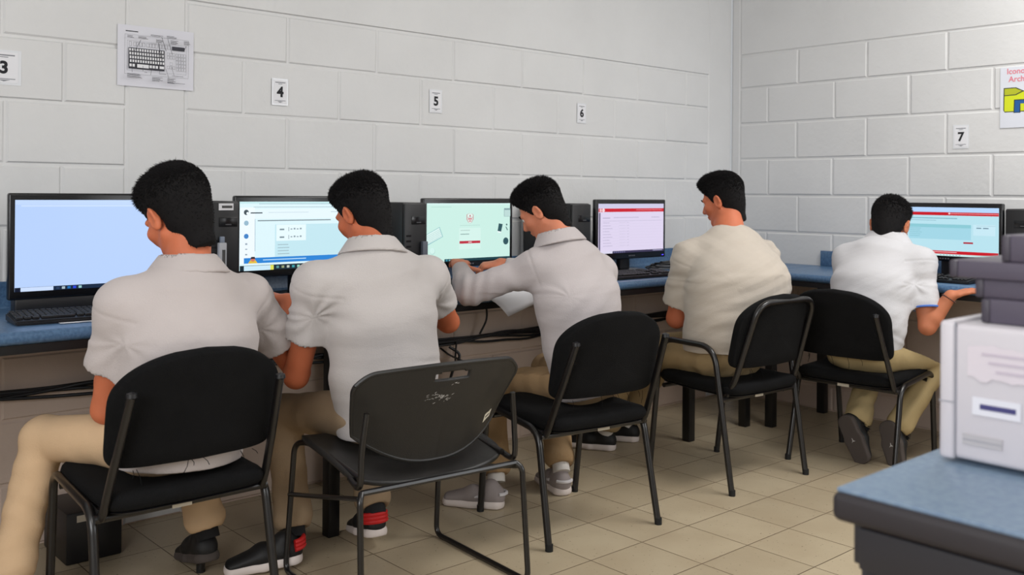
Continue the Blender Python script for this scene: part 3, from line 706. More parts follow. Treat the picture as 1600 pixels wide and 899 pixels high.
def shell_chair(loc, rz, label):
    root = empty('plastic_chair', (loc[0], loc[1], 0), rz, label, 'chair')
    R = .0085; hw = .25
    # seat shell
    nu, nv = 28, 24; V = []; F = []
    for j in range(nv+1):
        v = j/nv
        for i in range(nu+1):
            u = -1+2*i/nu
            # rounded rectangle warp
            w_ = hw*(1-.10*max(0, v-.75)*2)
            x = u*w_*(1-.06*(2*v-1)**6)
            y = -.03+.44*v - .04*(u**4)*(1 if v > .5 else -1)*(2*abs(v-.5))**3
            z = .405-.035*math.exp(-((v-.35)/.3)**2)*(1-u*u)-.05*(1-v)**2-.022*max(0, v-.85)/.15*(v-.85)/.15+.012*abs(u)**3
            V.append((x, y, z))
    k = nu+1
    for j in range(nv):
        for i in range(nu): F.append([j*k+i, j*k+i+1, (j+1)*k+i+1, (j+1)*k+i])
    q = MB(); q.add(V, F, SHELL); o = q.build('seat', root); md = o.modifiers.new('s', 'SOLIDIFY'); md.thickness = .012; md.offset = -1
    # back shell with handle slot
    nu, nv = 96, 60; V = {}; F = []; verts = []
    def P(u, v):
        au = abs(u)
        ztop = .665-.02*au**2-.05*max(0, au-.8)**2*25*.5
        zbot = .385+.088*au**2.2
        z = zbot+(ztop-zbot)*v
        wv = .240+.028*v-(.010*(1-v))
        # rounded top corners
        x = u*wv*(1-.05*max(0, v-.85)**2/.0225*.6)
        y = -.012-.075*v**1.15+.060*au**2.2+.015*math.cos(PI*v)*(1-au)
        return (x, y, z)
    slot = lambda u, v: (abs(u)/.21)**4+(abs(v-.885)/.042)**4 < 1
    idx = {}
    for j in range(nv):
        for i in range(nu):
            uc = -1+2*(i+.5)/nu; vc = (j+.5)/nv
            if slot(uc, vc): continue
            f = []
            for (a, b) in ((i, j), (i+1, j), (i+1, j+1), (i, j+1)):
                if (a, b) not in idx: idx[(a, b)] = len(verts); verts.append(P(-1+2*a/nu, b/nv))
                f.append(idx[(a, b)])
            F.append(f)
    q = MB(); q.add(verts, F, SHELL); o = q.build('backrest', root); md = o.modifiers.new('s', 'SOLIDIFY'); md.thickness = .009; md.offset = 0
    # rim round the shell
    rim = [P(-1+2*i/60, 1) for i in range(61)]+[P(1, 1-i/24) for i in range(1, 25)]+[P(1-2*i/60, 0) for i in range(1, 61)]+[P(-1, i/24) for i in range(1, 25)]
    q = MB(); q.tube(rim, .0068, SHELL, 8); q.build('back_rim', root)
    # scuffs and sticker on the back (facing -y)
    sc = MB(); r = random.Random(4); sm = mat('scuff', (176, 172, 166), rough=.8)
    for cu, cv, n, su, sv in [(-.13, .66, 46, .13, .045), (.70, .74, 12, .06, .05), (.02, .8, 4, .05, .02)]:
        for i in range(n):
            u = cu+r.gauss(0, su*.6); v = cv+r.gauss(0, sv*.6)
            a = Vector(P(u, v))+Vector((0, -.0052, 0)); d1 = Vector(P(u+r.uniform(.008, .03), v+r.uniform(.0, .012)))+Vector((0, -.0052, 0)); h = Vector((0, 0, r.uniform(.001, .003)))
            sc.poly([a, d1, d1+h, a+h], sm)
    sc.build('scuff_marks', root, smooth=False)
    a, b, c, d = [Vector(P(u, v))+Vector((0, -.0058, 0)) for u, v in ((.70, .16), (.83, .16), (.83, .27), (.70, .27))]
    q = MB(); q.poly([a, b, c, d], mat('cream_sticker', (220, 214, 196), rough=.7)); 
    e = lambda s, t: a.lerp(b, s).lerp(d.lerp(c, s), t)+Vector((0, -.0004, 0))
    q.poly([e(.2, .4), e(.8, .4), e(.8, .6), e(.2, .6)], INK); q.build('sticker', root, smooth=False)
    # sled frame sides
    for s in (-1, 1):
        q = MB(); x = s*.255
        q.tube(bez([(x*.98, -.045, .345), (s*.262, -.06, .33), (s*.268, -.085, .0085), (s*.262, .40, .0085), (s*.252, .365, .39), (s*.236, .30, .402), (s*.232, .0, .37)], .035, 7), R, FRAMEM, 10); q.build('sled_leg', root)
        q = MB(); q.tube(catmull([(s*.245, .03, .365), (s*.250, -.035, .36), (s*.247, -.040, .45), (s*.236, -.045, .55)], 7), R, FRAMEM, 10); q.build('back_support', root)
        q = MB(); q.tube([(s*.262, -.055, .335), (s*.258, .385, .235)], R*.8, FRAMEM, 8); q.build('side_rail', root)
    q = MB(); q.tube([(-.25, -.045, .345), (.25, -.045, .345)], R, FRAMEM, 8); q.build('rear_crossbar', root)
    return root
shell_chair((-2.968, -1.135), math.radians(-5), 'black plastic-shell chair with handle slot, scuffs and small sticker on its back')

# ------------------------------------------------------------------ table with printer, right foreground
def near_table():
    root = empty('side_table', (-2.9, -3.0, 0), 0, 'blue-topped table with black edge and steel frame in the right foreground', 'table')
    off = Matrix.Translation((2.9, 3.0, 0))
    def b(name, q): o = q.build(name, root); o.matrix_parent_inverse = off; return o
    x0, x1, y0, y1 = -3.49, -2.3, -4.4, -2.64
    q = MB(); q.box(((x0+x1)/2+.004, (y0+y1)/2, .757), (x1-x0-.008, y1-y0-.008, .006), LAM2, bev=.002); b('tabletop', q)
    q = MB(); q.box(((x0+x1)/2, (y0+y1)/2, .737), (x1-x0, y1-y0, .036), mat('edge_band', (38, 34, 38), rough=.6), bev=.010, seg=4); b('edge_band', q)
    fm = mat('table_steel', (40, 39, 44), rough=.5)
    q = MB(); q.box((x0+.03, (y0+y1)/2, .688), (.03, y1-y0-.06, .052), fm, bev=.003); q.box(((x0+x1)/2, y1-.03, .688), (x1-x0-.06, .03, .052), fm, bev=.003); q.box(((x0+x1)/2, y0+.03, .688), (x1-x0-.06, .03, .052), fm, bev=.003); b('apron_rail', q)
    for x in (x0+.035, x1-.035):
        for y in (y0+.035, y1-.04):
            q = MB(); q.box((x, y-.012, .357), (.006, .045, .71), fm, bev=.001); q.box((x+.02, y+.012, .357), (.045, .006, .71), fm, bev=.001)
            for z in (.60, .56, .52): q.lathe([(.001, 0), (.004, 0), (.004, .002), (.001, .003)], mat('bright_bolt', (170, 168, 164), rough=.4, metal=.6), (x-.004, y-.008, z), 10, Matrix.Rotation(-PI/2, 4, 'Y'))
            b('leg', q)
near_table()
def printer():
    X = -3.262; Y1 = -2.672; Z0 = .7615
    W = PM = mat('printer_plastic', (196, 192, 198), rough=.45)
    root = empty('printer', (X+.16, Y1-.25, Z0), 0, 'off-white printer with taped paper note and white stickers on the side table', 'printer')
    off = Matrix.Translation((-(X+.16), -(Y1-.25), -Z0))
    def b(name, q, **k): o = q.build(name, root, **k); o.matrix_parent_inverse = off; return o
    q = MB(); q.box((X+.17, Y1-.255, Z0+.0985), (.34, .47, .185), PM, bev=.008, seg=3); b('body', q)
    q = MB(); q.box((X+.17, Y1-.012, Z0+.0985), (.342, .022, .190), PM, bev=.006, seg=3); b('side_panel', q)
    q = MB(); q.box((X-.0004, Y1-.0235, Z0+.10), (.003, .0018, .184), mat('seam_grey', (150, 150, 158), rough=.8)); q.box((X-.0002, Y1-.012, Z0+.083), (.003, .021, .0018), MATS['seam_grey']); b('panel_seam', q, smooth=False)
    q = MB(); q.box((X+.01, Y1-.135, Z0+.004), (.024, .04, .016), mat('dark_slot', (40, 40, 60), rough=.6), bev=.002); b('foot', q)
    q = MB(); r = random.Random(2); n = 14
    cy, cz, w_, h_ = Y1-.098, Z0+.142, .115, .045
    pts = [(-w_/2+w_*i/n, -h_/2+r.uniform(-.004, .003)) for i in range(n+1)]+[(w_/2-w_*i/n, h_/2+r.uniform(-.003, .003)) for i in range(n+1)]
    q.add([(X-.0018, cy-u, cz+v) for u, v in pts], [list(range(len(pts)))], mat('note_paper', (204, 196, 203), rough=.7)); o = b('taped_note', q, smooth=False)
    tx = MB()
    for k in range(3): tx.box((X-.0024, cy+.004-.003*k, cz+.012-.011*k), (.0006, .07-.012*k, .0035), mat('faint_print', (186, 176, 188), rough=.8))
    b('note_writing', tx, smooth=False)
    q = MB(); q.box((X-.0015, Y1-.078, Z0+.083), (.0008, .062, .024), mat('sticker_white', (212, 212, 220), rough=.7)); q.box((X-.0022, Y1-.080, Z0+.083), (.0006, .046, .007), mat('navy_print', (60, 58, 110), rough=.7)); b('sticker', q, smooth=False)
    q = MB(); q.box((X-.0015, Y1-.06, Z0+.036), (.0008, .052, .014), mat('grey_label', (172, 169, 173), rough=.7)); q.box((X-.0022, Y1-.06, Z0+.036), (.0006, .05, .0015), MATS['seam_grey']); b('label_plate', q, smooth=False)
printer()
def machine():
    DM = mat('dark_grey_plastic', (78, 72, 86), rough=.55); DM2 = mat('darker_grey_plastic', (58, 53, 64), rough=.55)
    X = -3.235; Z = .7615+.1915; Y = -2.9
    root = empty('office_machine', (X+.14, Y, Z), 0, 'dark grey stepped office machine standing on top of the off-white printer', 'machine')
    off = Matrix.Translation((-(X+.14), -Y, -Z))
    def b(name, y1, z0, z1, m, dx=0, ext=.01):
        q = MB(); q.box((X+.14+dx, (y1+(-3.1))/2, (z0+z1)/2), (.27, y1+3.1, z1-z0), m, bev=.004, seg=2)
        for k in range(1): q.box((X+.14+dx, y1-.006, (z0+z1)/2), (.275, .012, (z1-z0)*.96), DM2, bev=.003)
        o = q.build(name, root); o.matrix_parent_inverse = off
    b('lower_body', -2.716, Z, Z+.034, DM)
    b('middle_body', -2.706, Z+.034, Z+.061, DM, .004)
    b('paper_tray', -2.674, Z+.060, Z+.085, DM, -.004)
    b('upper_body', -2.742, Z+.085, Z+.122, DM, .0)
    q = MB(); q.box((X+.14, -2.737, Z+.109), (.2, .012, .024), mat('navy_plastic', (28, 38, 72), rough=.5), bev=.002); o = q.build('latch_strip', root); o.matrix_parent_inverse = off
machine()

# ------------------------------------------------------------------ implicit surfaces for people and shoes
def nz(v): v = np.asarray(v, float); return v/np.linalg.norm(v)
class Field:
    def __init__(s, lo, hi, h):
        s.lo = np.array(lo, float); s.h = h; s.n = np.ceil((np.array(hi)-s.lo)/h).astype(int)+1
        s.D = np.full(s.n, .3, np.float32)
        s.ax = [(s.lo[i]+h*np.arange(s.n[i])).astype(np.float32) for i in range(3)]
    def sub(s, lo, hi):
        a = np.maximum(0, np.floor((np.array(lo)-s.lo)/s.h).astype(int)); b = np.minimum(s.n, np.ceil((np.array(hi)-s.lo)/s.h).astype(int)+1)
        sl = tuple(slice(a[i], max(a[i], b[i])) for i in range(3))
        X = s.ax[0][sl[0]][:, None, None]; Y = s.ax[1][sl[1]][None, :, None]; Z = s.ax[2][sl[2]][None, None, :]
        return sl, X, Y, Z
    def comb(s, sl, d, k, mode='u'):
        A = s.D[sl]
        if mode == 'u':
            if k > 0: h = np.clip(.5+.5*(A-d)/k, 0, 1); s.D[sl] = A*(1-h)+d*h-k*h*(1-h)
            else: s.D[sl] = np.minimum(A, d)
        elif mode == 's':
            d = -d
            if k > 0: h = np.clip(.5-.5*(A-d)/k, 0, 1); s.D[sl] = A*(1-h)+d*h+k*h*(1-h)
            else: s.D[sl] = np.maximum(A, d)
    def seg(s, a, b, ra, rb=None, k=.02, w=None, fa=1., fb=None, mode='u'):
        """tapered capsule a->b; with w: ra,rb are the half extents along w, fa,fb scale the other axis"""
        a = np.asarray(a, float); b = np.asarray(b, float); rb = ra if rb is None else rb; fb = fa if fb is None else fb
        m = max(ra, rb)*max(1, fa, fb)+k+.02
        sl, X, Y, Z = s.sub(np.minimum(a, b)-m, np.maximum(a, b)+m)
        if s.D[sl].size == 0: return s
        ab = b-a; L2 = max(ab@ab, 1e-9)
        px, py, pz = X-a[0], Y-a[1], Z-a[2]
        t = np.clip((px*ab[0]+py*ab[1]+pz*ab[2])/L2, 0, 1)
        qx, qy, qz = px-t*ab[0], py-t*ab[1], pz-t*ab[2]
        r = ra+(rb-ra)*t
        if w is None: d = np.sqrt(qx*qx+qy*qy+qz*qz)-r
        else:
            abn = ab/math.sqrt(L2); w = np.asarray(w, float); w = nz(w-abn*(w@abn)); v = np.cross(abn, w)
            f = fa+(fb-fa)*t; r2 = r*f
            U = qx*w[0]+qy*w[1]+qz*w[2]; Vv = qx*v[0]+qy*v[1]+qz*v[2]; S = qx*abn[0]+qy*abn[1]+qz*abn[2]
            rm = np.minimum(r, r2); e = np.sqrt((U/r)**2+(Vv/r2)**2+(S/rm)**2); d = (e-1)*rm
        s.comb(sl, d.astype(np.float32), k, mode); return s
    def ell(s, c, r, M=None, k=.02, mode='u'):
        c = np.asarray(c, float); m = max(r)+k+.02
        sl, X, Y, Z = s.sub(c-m, c+m)
        if s.D[sl].size == 0: return s
        px, py, pz = X-c[0], Y-c[1], Z-c[2]
        if M is None: M = np.eye(3)
        e = 0; g = 0
        for i in range(3):
            u = px*M[0][i]+py*M[1][i]+pz*M[2][i]; e = e+(u/r[i])**2; g = g+(u/r[i]**2)**2
        e = np.sqrt(e); d = e*(e-1)/np.maximum(np.sqrt(g), 1e-6)
        s.comb(sl, d.astype(np.float32), k, mode); return s
    def clip(s, p, n):
        """keep the side where (x-p).n < 0"""
        n = nz(n); X, Y, Z = s.ax[0][:, None, None], s.ax[1][None, :, None], s.ax[2][None, None, :]
        d = ((X-p[0])*n[0]+(Y-p[1])*n[1]+(Z-p[2])*n[2]).astype(np.float32); s.D = np.maximum(s.D, d); return s
    def mesh(s):
        D = s.D; D[0] = D[-1] = .1; D[:, 0] = D[:, -1] = .1; D[:, :, 0] = D[:, :, -1] = .1
        S = D < 0
        C = np.zeros(tuple(np.array(D.shape)-1), np.int8)
        for i in (0, 1):
            for j in (0, 1):
                for k in (0, 1):
                    C += S[i:i+C.shape[0], j:j+C.shape[1], k:k+C.shape[2]]
        act = np.argwhere((C > 0) & (C < 8)); n = len(act)
        idx = np.full(C.shape, -1, np.int32); idx[act[:, 0], act[:, 1], act[:, 2]] = np.arange(n)
        P = np.zeros((n, 3)); cnt = np.zeros(n)
        cor = [(i, j, k) for i in (0, 1) for j in (0, 1) for k in (0, 1)]
        val = {c: D[act[:, 0]+c[0], act[:, 1]+c[1], act[:, 2]+c[2]] for c in cor}
        for c in cor:
            for ax in range(3):
                if c[ax] == 1: continue
                d = list(c); d[ax] = 1; d = tuple(d)
                a, b = val[c], val[d]; m = (a < 0) != (b < 0)
                t = np.where(m, a/(a-b+1e-12), 0)
                p = np.array(c, float)[None, :].repeat(n, 0); p[:, ax] += t
                P[m] += p[m]; cnt[m] += 1
        P = (P/cnt[:, None]+act)*s.h+s.lo
        F = []
        for ax in range(3):
            A = [slice(None)]*3; B = [slice(None)]*3; A[ax] = slice(0, -1); B[ax] = slice(1, None)
            e = np.argwhere(S[tuple(A)] != S[tuple(B)])
            o1, o2 = [(1, 2), (2, 0), (0, 1)][ax]
            ok = (e[:, o1] > 0) & (e[:, o2] > 0); e = e[ok]
            def g(d1, d2):
                q = e.copy(); q[:, o1] -= d1; q[:, o2] -= d2; return idx[q[:, 0], q[:, 1], q[:, 2]]
            q = np.stack([g(1, 1), g(0, 1), g(0, 0), g(1, 0)], 1)
            neg = ~S[e[:, 0], e[:, 1], e[:, 2]]
            q[neg] = q[neg][:, ::-1]; F.append(q)
        F = np.concatenate(F); F = F[(F >= 0).all(1)]
        return P, F
def vnormals(V, F):
    n = np.cross(V[F[:, 2]]-V[F[:, 0]], V[F[:, 3]]-V[F[:, 1]]); N = np.zeros_like(V)
    for k in range(4): np.add.at(N, F[:, k], n)
    return N/np.maximum(np.linalg.norm(N, axis=1, keepdims=True), 1e-12)
def relax(V, F, it=2, w=.5):
    for _ in range(it):
        A = np.zeros_like(V); c = np.zeros(len(V))
        for k in range(4):
            a, b = F[:, k], F[:, (k+1) % 4]
            np.add.at(A, a, V[b]); np.add.at(A, b, V[a]); np.add.at(c, a, 1); np.add.at(c, b, 1)
        V = V*(1-w)+A/np.maximum(c, 1)[:, None]*w
    return V
def folds(V, seed, amp, dirs, lam=.06, dens=.5):
    r = np.random.RandomState(seed); out = np.zeros(len(V))
    for d in dirs:
        d = nz(d)
        for k in range(2):
            dd = nz(d+r.normal(0, .22, 3)); l = lam*r.uniform(.7, 1.5)
            ph = r.uniform(0, 6.28); warp = np.sin(V@(r.normal(0, 1, 3)*9)+r.uniform(0, 6))*1.3
            mask = np.clip(np.sin(V@(r.normal(0, 1, 3)*7)+r.uniform(0, 6))*.5+dens, 0, 1)**1.5
            w = np.sin(V@dd*2*PI/l+ph+warp)
            out += (np.abs(w)**1.6*np.sign(w))*mask
    return out*amp/len(dirs)
def shirt_folds(V, N, S, A):
    sh, el, c2, c3, pel, up, rgt, fwd = A
    d = np.zeros(len(V)); r = np.random.RandomState(S.get('seed', 1)+5)
    k = S.get('fk', 1.)
    for s_, q in (('L', -1), ('R', 1)):
        ax = nz(el[s_]-sh[s_])
        for back in (1, -1):
            P = sh[s_]-np.array((0, 0, .085))+rgt*q*.022-fwd*back*.012
            W = V-P; dist = np.linalg.norm(W, axis=1); ang = np.arctan2(W[:, 2], (W@rgt)*(-q))
            d += .0040*k*np.exp(-dist/.075)*np.minimum(dist/.06, 1)**2*np.sin(ang*r.uniform(6.5, 9)+r.uniform(0, 6)+dist*r.uniform(10, 25))
        # armhole seam
        t = (V-sh[s_])@ax; rad = np.linalg.norm(V-sh[s_]-t[:, None]*ax, axis=1)
        d -= .0018*np.exp(-((t-.004)/.0045)**2)*(rad < .10)*(((V-sh[s_])@(rgt*q)) > -.045)
        # elbow / sleeve rumples
        if S['slv'] > 1.5:
            W = np.linalg.norm(V-el[s_], axis=1); d += .0035*np.exp(-(W/.09)**2)*np.sin(t*150+((V-el[s_])@np.array((0, 0, 1)))*60)
    h = (V-pel)@up; side = (V-pel)@rgt
    for j in range(4):
        h0 = r.uniform(.02, .16); s0 = r.uniform(-.12, .12); tl = r.uniform(-.35, .35)
        hh = h-h0-tl*(side-s0); d += S.get('wf', .0035)*k*np.exp(-(hh/.010)**2)*np.exp(-((side-s0)/.07)**2)-S.get('wf', .0035)*k*.8*np.exp(-((hh-.016)/.010)**2)*np.exp(-((side-s0)/.07)**2)
    return d
def fmesh(name, fl, m, parent, rel=1, fold=None, fx=None):
    V, F = fl.mesh(); V = relax(V, F, rel)
    if fx is not None: N = vnormals(V, F); V = V+N*shirt_folds(V, N, *fx)[:, None]
    if fold is not None:
        N = vnormals(V, F); V = V+N*folds(V, *fold)[:, None]
    o = link(name, mesh_np(name, V, F, m), None); o.parent = parent; o.matrix_parent_inverse = parent_inv(parent)
    return o, V, F
def parent_inv(p):
    M = Matrix.Identity(4); q = p
    chain = []
    while q is not None: chain.append(q); q = q.parent
    W = Matrix.Identity(4)
    for c in reversed(chain): W = W @ c.matrix_parent_inverse @ Matrix.LocRotScale(c.location, c.rotation_euler, c.scale)
    return W.inverted()

def Rm(yaw, pitch, roll):
    """columns right, fwd, up. yaw 0 faces +y; pitch >0 looks down; roll>0 leans head to its right"""
    R = Matrix.Rotation(math.radians(yaw), 3, 'Z') @ Matrix.Rotation(math.radians(-pitch), 3, 'X') @ Matrix.Rotation(math.radians(roll), 3, 'Y')
    return np.array(R)

def hand(fl, W, d, n, side, sc, curl=(25, 35, 25), spread=6, thumb=(.55, .75, -.25)):
    """W wrist, d towards fingers, n back-of-hand normal, side=+1/-1 picks thumb direction t = side * d x n"""
    d = nz(d); n = nz(np.asarray(n)-d*(np.asarray(n)@d)); t = side*np.cross(d, n)
    P = lambda a, b, c: np.asarray(W)+(d*a+t*b+n*c)*sc
    fl.seg(P(-.01, 0, 0), P(.03, 0, 0), .026*sc, .033*sc, .012, t, .62, .42)
    fl.seg(P(.03, .002, 0), P(.074, .0, 0), .033*sc, .038*sc, .010, t, .42, .30)
    for i, (L, r) in enumerate([(.068, .0088), (.076, .0090), (.070, .0086), (.055, .0078)]):
        b = .029-.0192*i; a = [.078, .083, .080, .071][i]; p = P(a, b, .001)
        ang = math.radians(spread*(1.3-i)); dd = nz(d*math.cos(ang)+t*math.sin(ang)); cur = 0
        fl.seg(P(a-.03, b*.85, .002), p, r*1.05*sc, r*1.08*sc, .006)
        for j, fr in enumerate((.44, .32, .24)):
            cur += math.radians(curl[j]); v = dd*math.cos(cur)-n*math.sin(cur); q = p+v*L*fr*sc
            fl.seg(p, q, r*(1.0-.08*j)*sc, r*(.94-.10*j)*sc, .0015); p = q
    p = P(.018, .026, -.004); v = nz(d*thumb[0]+t*thumb[1]+n*thumb[2]); q = p+v*.038*sc
    fl.seg(P(.008, .012, -.002), p, .016*sc, .014*sc, .010)
    fl.seg(p, q, .0135*sc, .0105*sc, .004); v2 = nz(v+d*.35-n*.1); q2 = q+v2*.027*sc
    fl.seg(q, q2, .0105*sc, .0085*sc, .002)

def shoe(parent, name, heel, toe, up, upper, sole, label, h=.0035, extra=None, wid=1.0, hi=.07):
    heel = np.array(heel, float); toe = np.array(toe, float); d = nz(toe-heel); up = nz(np.array(up)-d*(np.array(up)@d)); s = np.cross(d, up); L = np.linalg.norm(toe-heel)
    P = lambda a, b, c: heel+d*a*L+s*b+up*c
    lo = np.minimum(heel, toe)-.13; hi_ = np.maximum(heel, toe)+.13
    fl = Field(lo, hi_, h)
    fl.seg(P(.14, 0, .036), P(.50, 0, .040), .036*wid, .040*wid, .012, s, .95, .85)
    fl.seg(P(.50, 0, .038), P(.88, .0, .024), .042*wid, .036*wid, .015, s, .75, .52)
    fl.seg(P(.20, 0, .05), P(.24, 0, hi), .035*wid, .033*wid, .015, s, 1.15)
    fl.clip(P(0, 0, .012), -up)
    o, _, _ = fmesh(name, fl, upper, parent)
    if label: o['label'] = label
    fs = Field(lo, hi_, h)
    fs.seg(P(.14, 0, .012), P(.50, 0, .011), .040*wid, .040*wid, .01, s, .8, .7)
    fs.seg(P(.50, 0, .011), P(.88, 0, .012), .046*wid, .040*wid, .01, s, .6, .6)
    fs.clip(P(0, 0, .027), up); fs.clip(P(0, 0, -.001), -up)
    o2, _, _ = fmesh('sole', fs, sole, o)
    if extra: extra(o, P, s, up, d)
    return o

SKIN_SEG = {}
def person(name_label, S):
    sc = S.get('sc', .95); hs = S.get('hs', .97)
    root = empty('person', (S['pel'][0], S['pel'][1], 0), 0, name_label, 'person')
    skin = mat('skin_'+S['id'], S['skin'], rough=.62, sss=.12, bump=.12, bscale=180, var=.12, vscale=12, spec=.4)
    v = lambda k: np.array(S[k], float)
    pel, neck, hd = v('pel'), v('neck'), v('head')
    yaw = S['yaw']; fwd = np.array((-math.sin(math.radians(yaw)), math.cos(math.radians(yaw)), 0)); rgt = np.array((fwd[1], -fwd[0], 0))
    HR = Rm(*S['hrot'])
    H = lambda x, y, z: hd+HR@(np.array((x, y, z))*hs)
    sh = {'L': v('shL'), 'R': v('shR')}; el = {'L': v('elL'), 'R': v('elR')}; wr = {'L': v('wrL'), 'R': v('wrR')}
    axs = nz(sh['R']-sh['L'])
    pts = np.array([pel, neck, hd]+[x for d_ in (sh, el, wr) for x in d_.values()])
    lo = pts.min(0)-.16; hi = pts.max(0)+.17; lo[2] = pel[2]-.05
    B = Field(lo, hi, .004)
    up_t = nz(neck-pel); tw, td = S.get('tw', 1.), S.get('td', 1.)
    bul = S.get('bulge', .02)
    back = -fwd
    c1 = pel*.72+neck*.28+back*bul*.7; c2 = pel*.42+neck*.58+back*bul; c3 = pel*.16+neck*.84+back*bul*.4
    # ---- body (one continuous skin)
    B.seg(pel, c1, .13*sc, .125*sc, .03, rgt, .62); B.seg(c1, c2, .125*sc, .135*sc, .03, nz(rgt+axs), .62); B.seg(c2, c3, .135*sc, .11*sc, .03, axs, .6, .55)
    B.seg(c3, neck, .07*sc, .055*sc, .03)
    nb = H(0, -.028, -.05)
    B.seg(neck+fwd*.012+np.array((0, 0, -.02)), nb, .062*sc*S.get('nk', 1), .054*hs*S.get('nk', 1), .015)
    for s_ in 'LR':
        B.seg(neck-np.array((0, 0, .05)), sh[s_], .05*sc, .05*sc, .03)
        am = S.get('am', 1.)
        mid = el[s_]+(wr[s_]-el[s_])*.28
        B.seg(sh[s_], el[s_], .047*sc*am, .037*sc*am, .02); B.seg(el[s_], mid, .037*sc*am, .037*sc*am, .012); B.seg(mid, wr[s_], .037*sc*am, .0255*sc, .012)
        hspec = S['hand'+s_]; hand(B, wr[s_], hspec['d'], hspec['n'], (-1 if s_ == 'R' else 1)*hspec.get('flip', 1), sc*S.get('hsc', .93), hspec.get('curl', (25, 35, 25)), hspec.get('spread', 6), hspec.get('thumb', (.55, .75, -.25)))
    # head
    B.ell(H(0, -.012, .032), np.array((.074, .094, .084))*hs, HR, .0)
    B.ell(H(0, .030, -.028), np.array((.060, .062, .082))*hs, HR, .02)
    for s_ in (-1, 1):
        B.seg(H(s_*.052, .0, -.05), H(s_*.022, .062, -.094), .020*hs, .018*hs, .02)
        B.seg(H(s_*.045, .06, -.02), H(s_*.03, .07, -.03), .022*hs, .02*hs, .015)
        B.seg(H(s_*.012, .083, .022), H(s_*.046, .072, .02), .011*hs, .009*hs, .012)
        B.ell(H(s_*.031, .094, .002), np.array((.015, .012, .010))*hs, HR, .010, 's')
    B.ell(H(0, .07, -.100), np.array((.022, .018, .016))*hs, HR, .015)
    B.seg(H(0, .088, .008), H(0, .108, -.030), .008*hs, .0115*hs, .010); B.seg(H(-.012, .095, -.035), H(.012, .095, -.035), .008*hs, .008*hs, .008)
    B.ell(H(0, .089, -.060), np.array((.023, .009, .0055))*hs, HR, .005); B.ell(H(0, .087, -.071), np.array((.019, .009, .0055))*hs, HR, .005)
    for s_ in (-1, 1):
        a = HR@np.array((s_*1., -.35, 0)); EM = np.stack([nz(a), nz(HR@np.array((s_*.35, 1, -.12))), nz(np.cross(nz(a), nz(HR@np.array((s_*.35, 1, -.12)))))], 1)
        B.ell(H(s_*.080, -.008, -.008), np.array((.010, .019, .033))*hs, EM, .008)
        B.ell(H(s_*.091, -.003, -.006), np.array((.008, .011, .020))*hs, EM, .006, 's')
        B.seg(H(s_*.088, -.020, .012), H(s_*.086, -.022, -.012), .0045*hs, .0045*hs, .005); B.seg(H(s_*.086, -.012, .022), H(s_*.088, -.020, .012), .0045*hs, .0045*hs, .005)
    fmesh('body', B, skin, root, 1)
    for s_ in (-1, 1):
        q = MB(); c = H(s_*.031, .0755, .002); Mx = Matrix(HR.tolist()).to_4x4()@Matrix.Rotation(-PI/2, 4, 'X')
        prof = [(.0125*hs*math.sin(PI*i/10), -.0125*hs*math.cos(PI*i/10)) for i in range(11)]
        q.lathe(prof[:8], mat('eye_white', (226, 222, 216), rough=.2), c.tolist(), 16, Mx); q.lathe(prof[7:], mat('eye_iris', (40, 24, 16), rough=.1), c.tolist(), 16, Mx)
        o = q.build('eye', None); o.parent = root; o.matrix_parent_inverse = parent_inv(root)
    # ---- hair
    hm = mat('hair_black', (16, 14, 15), rough=.8, spec=.2)
    F = Field(hd-.17, hd+.17, .004)
    g = S.get('hairg', 1.)
    F.ell(H(0, -.020, .046), np.array((.0835*g, .1015*g, .0875*g))*hs, HR, 0)
    F.ell(H(0, -.034, -.012), np.array((.0700, .0725, .084))*hs, HR, .02)
    F.seg(H(0, -.044, -.03), H(0, -.046, -.106), .050*hs, .0400*hs, .02)
    F.ell(H(0, .030, .085), np.array((.066, .064, .046))*hs*g, HR, .03)
    for s_ in (-1, 1): F.seg(H(s_*.071, .018, .02), H(s_*.0695, .016, -.006), .010*hs, .006*hs, .008)
    # trim: face side and nape
    F.clip(H(0, .080, .045), HR@np.array((0, .93, -.55)))
    F.clip(H(0, -.10, -.126+S.get('nape', 0)), HR@np.array((0, -.05, -1)))
    for s_ in (-1, 1): F.ell(H(s_*.085, -.002, -.028), np.array((.030, .027, .040))*hs, HR, .006, 's')
    F.clip(H(0, .0, -.035), HR@np.array((0, .80, -.50)))
    oh, V, Fc = fmesh('hair', F, hm, root, 1)
    N = vnormals(V, Fc)
    # strands
    rs = np.random.RandomState(S.get('seed', 1)); L = (V-hd)@HR/hs; NL = N@HR
    cand = np.arange(len(V)); pr = np.clip(.35+L[:, 2]*6, .12, 1); pick = rs.choice(cand, 7000, p=pr/pr.sum())
    p = V[pick]; l = L[pick]; n = NL[pick]
    top = np.clip((l[:, 2]-.02)/.09, 0, 1)[:, None]
    flow_side = np.array((0, -.25, -1.0))[None]; flow_top = np.array(S.get('flow', (.3, .6, .25)))[None]
    dl = flow_side*(1-top)+flow_top*top+rs.normal(0, .28, (len(p), 3)); dl -= n*np.clip((dl*n).sum(1, keepdims=True), None, 0)
    dl = dl/np.linalg.norm(dl, axis=1, keepdims=True)+n*(.18+.5*top*S.get('spike', .6)); dl /= np.linalg.norm(dl, axis=1, keepdims=True)
    ln = (.004+.014*top[:, 0]*rs.uniform(.4, 1.2, len(p)))*hs
    dw = dl@HR.T; sd = np.cross(dw, N[pick]); sd /= np.maximum(np.linalg.norm(sd, axis=1, keepdims=True), 1e-6)
    wv = (.0012+.0006*top)
    a = p-N[pick]*.002+sd*wv; b = p-N[pick]*.002-sd*wv; c = p+N[pick]*wv*1.2; tp = p+dw*ln[:, None]
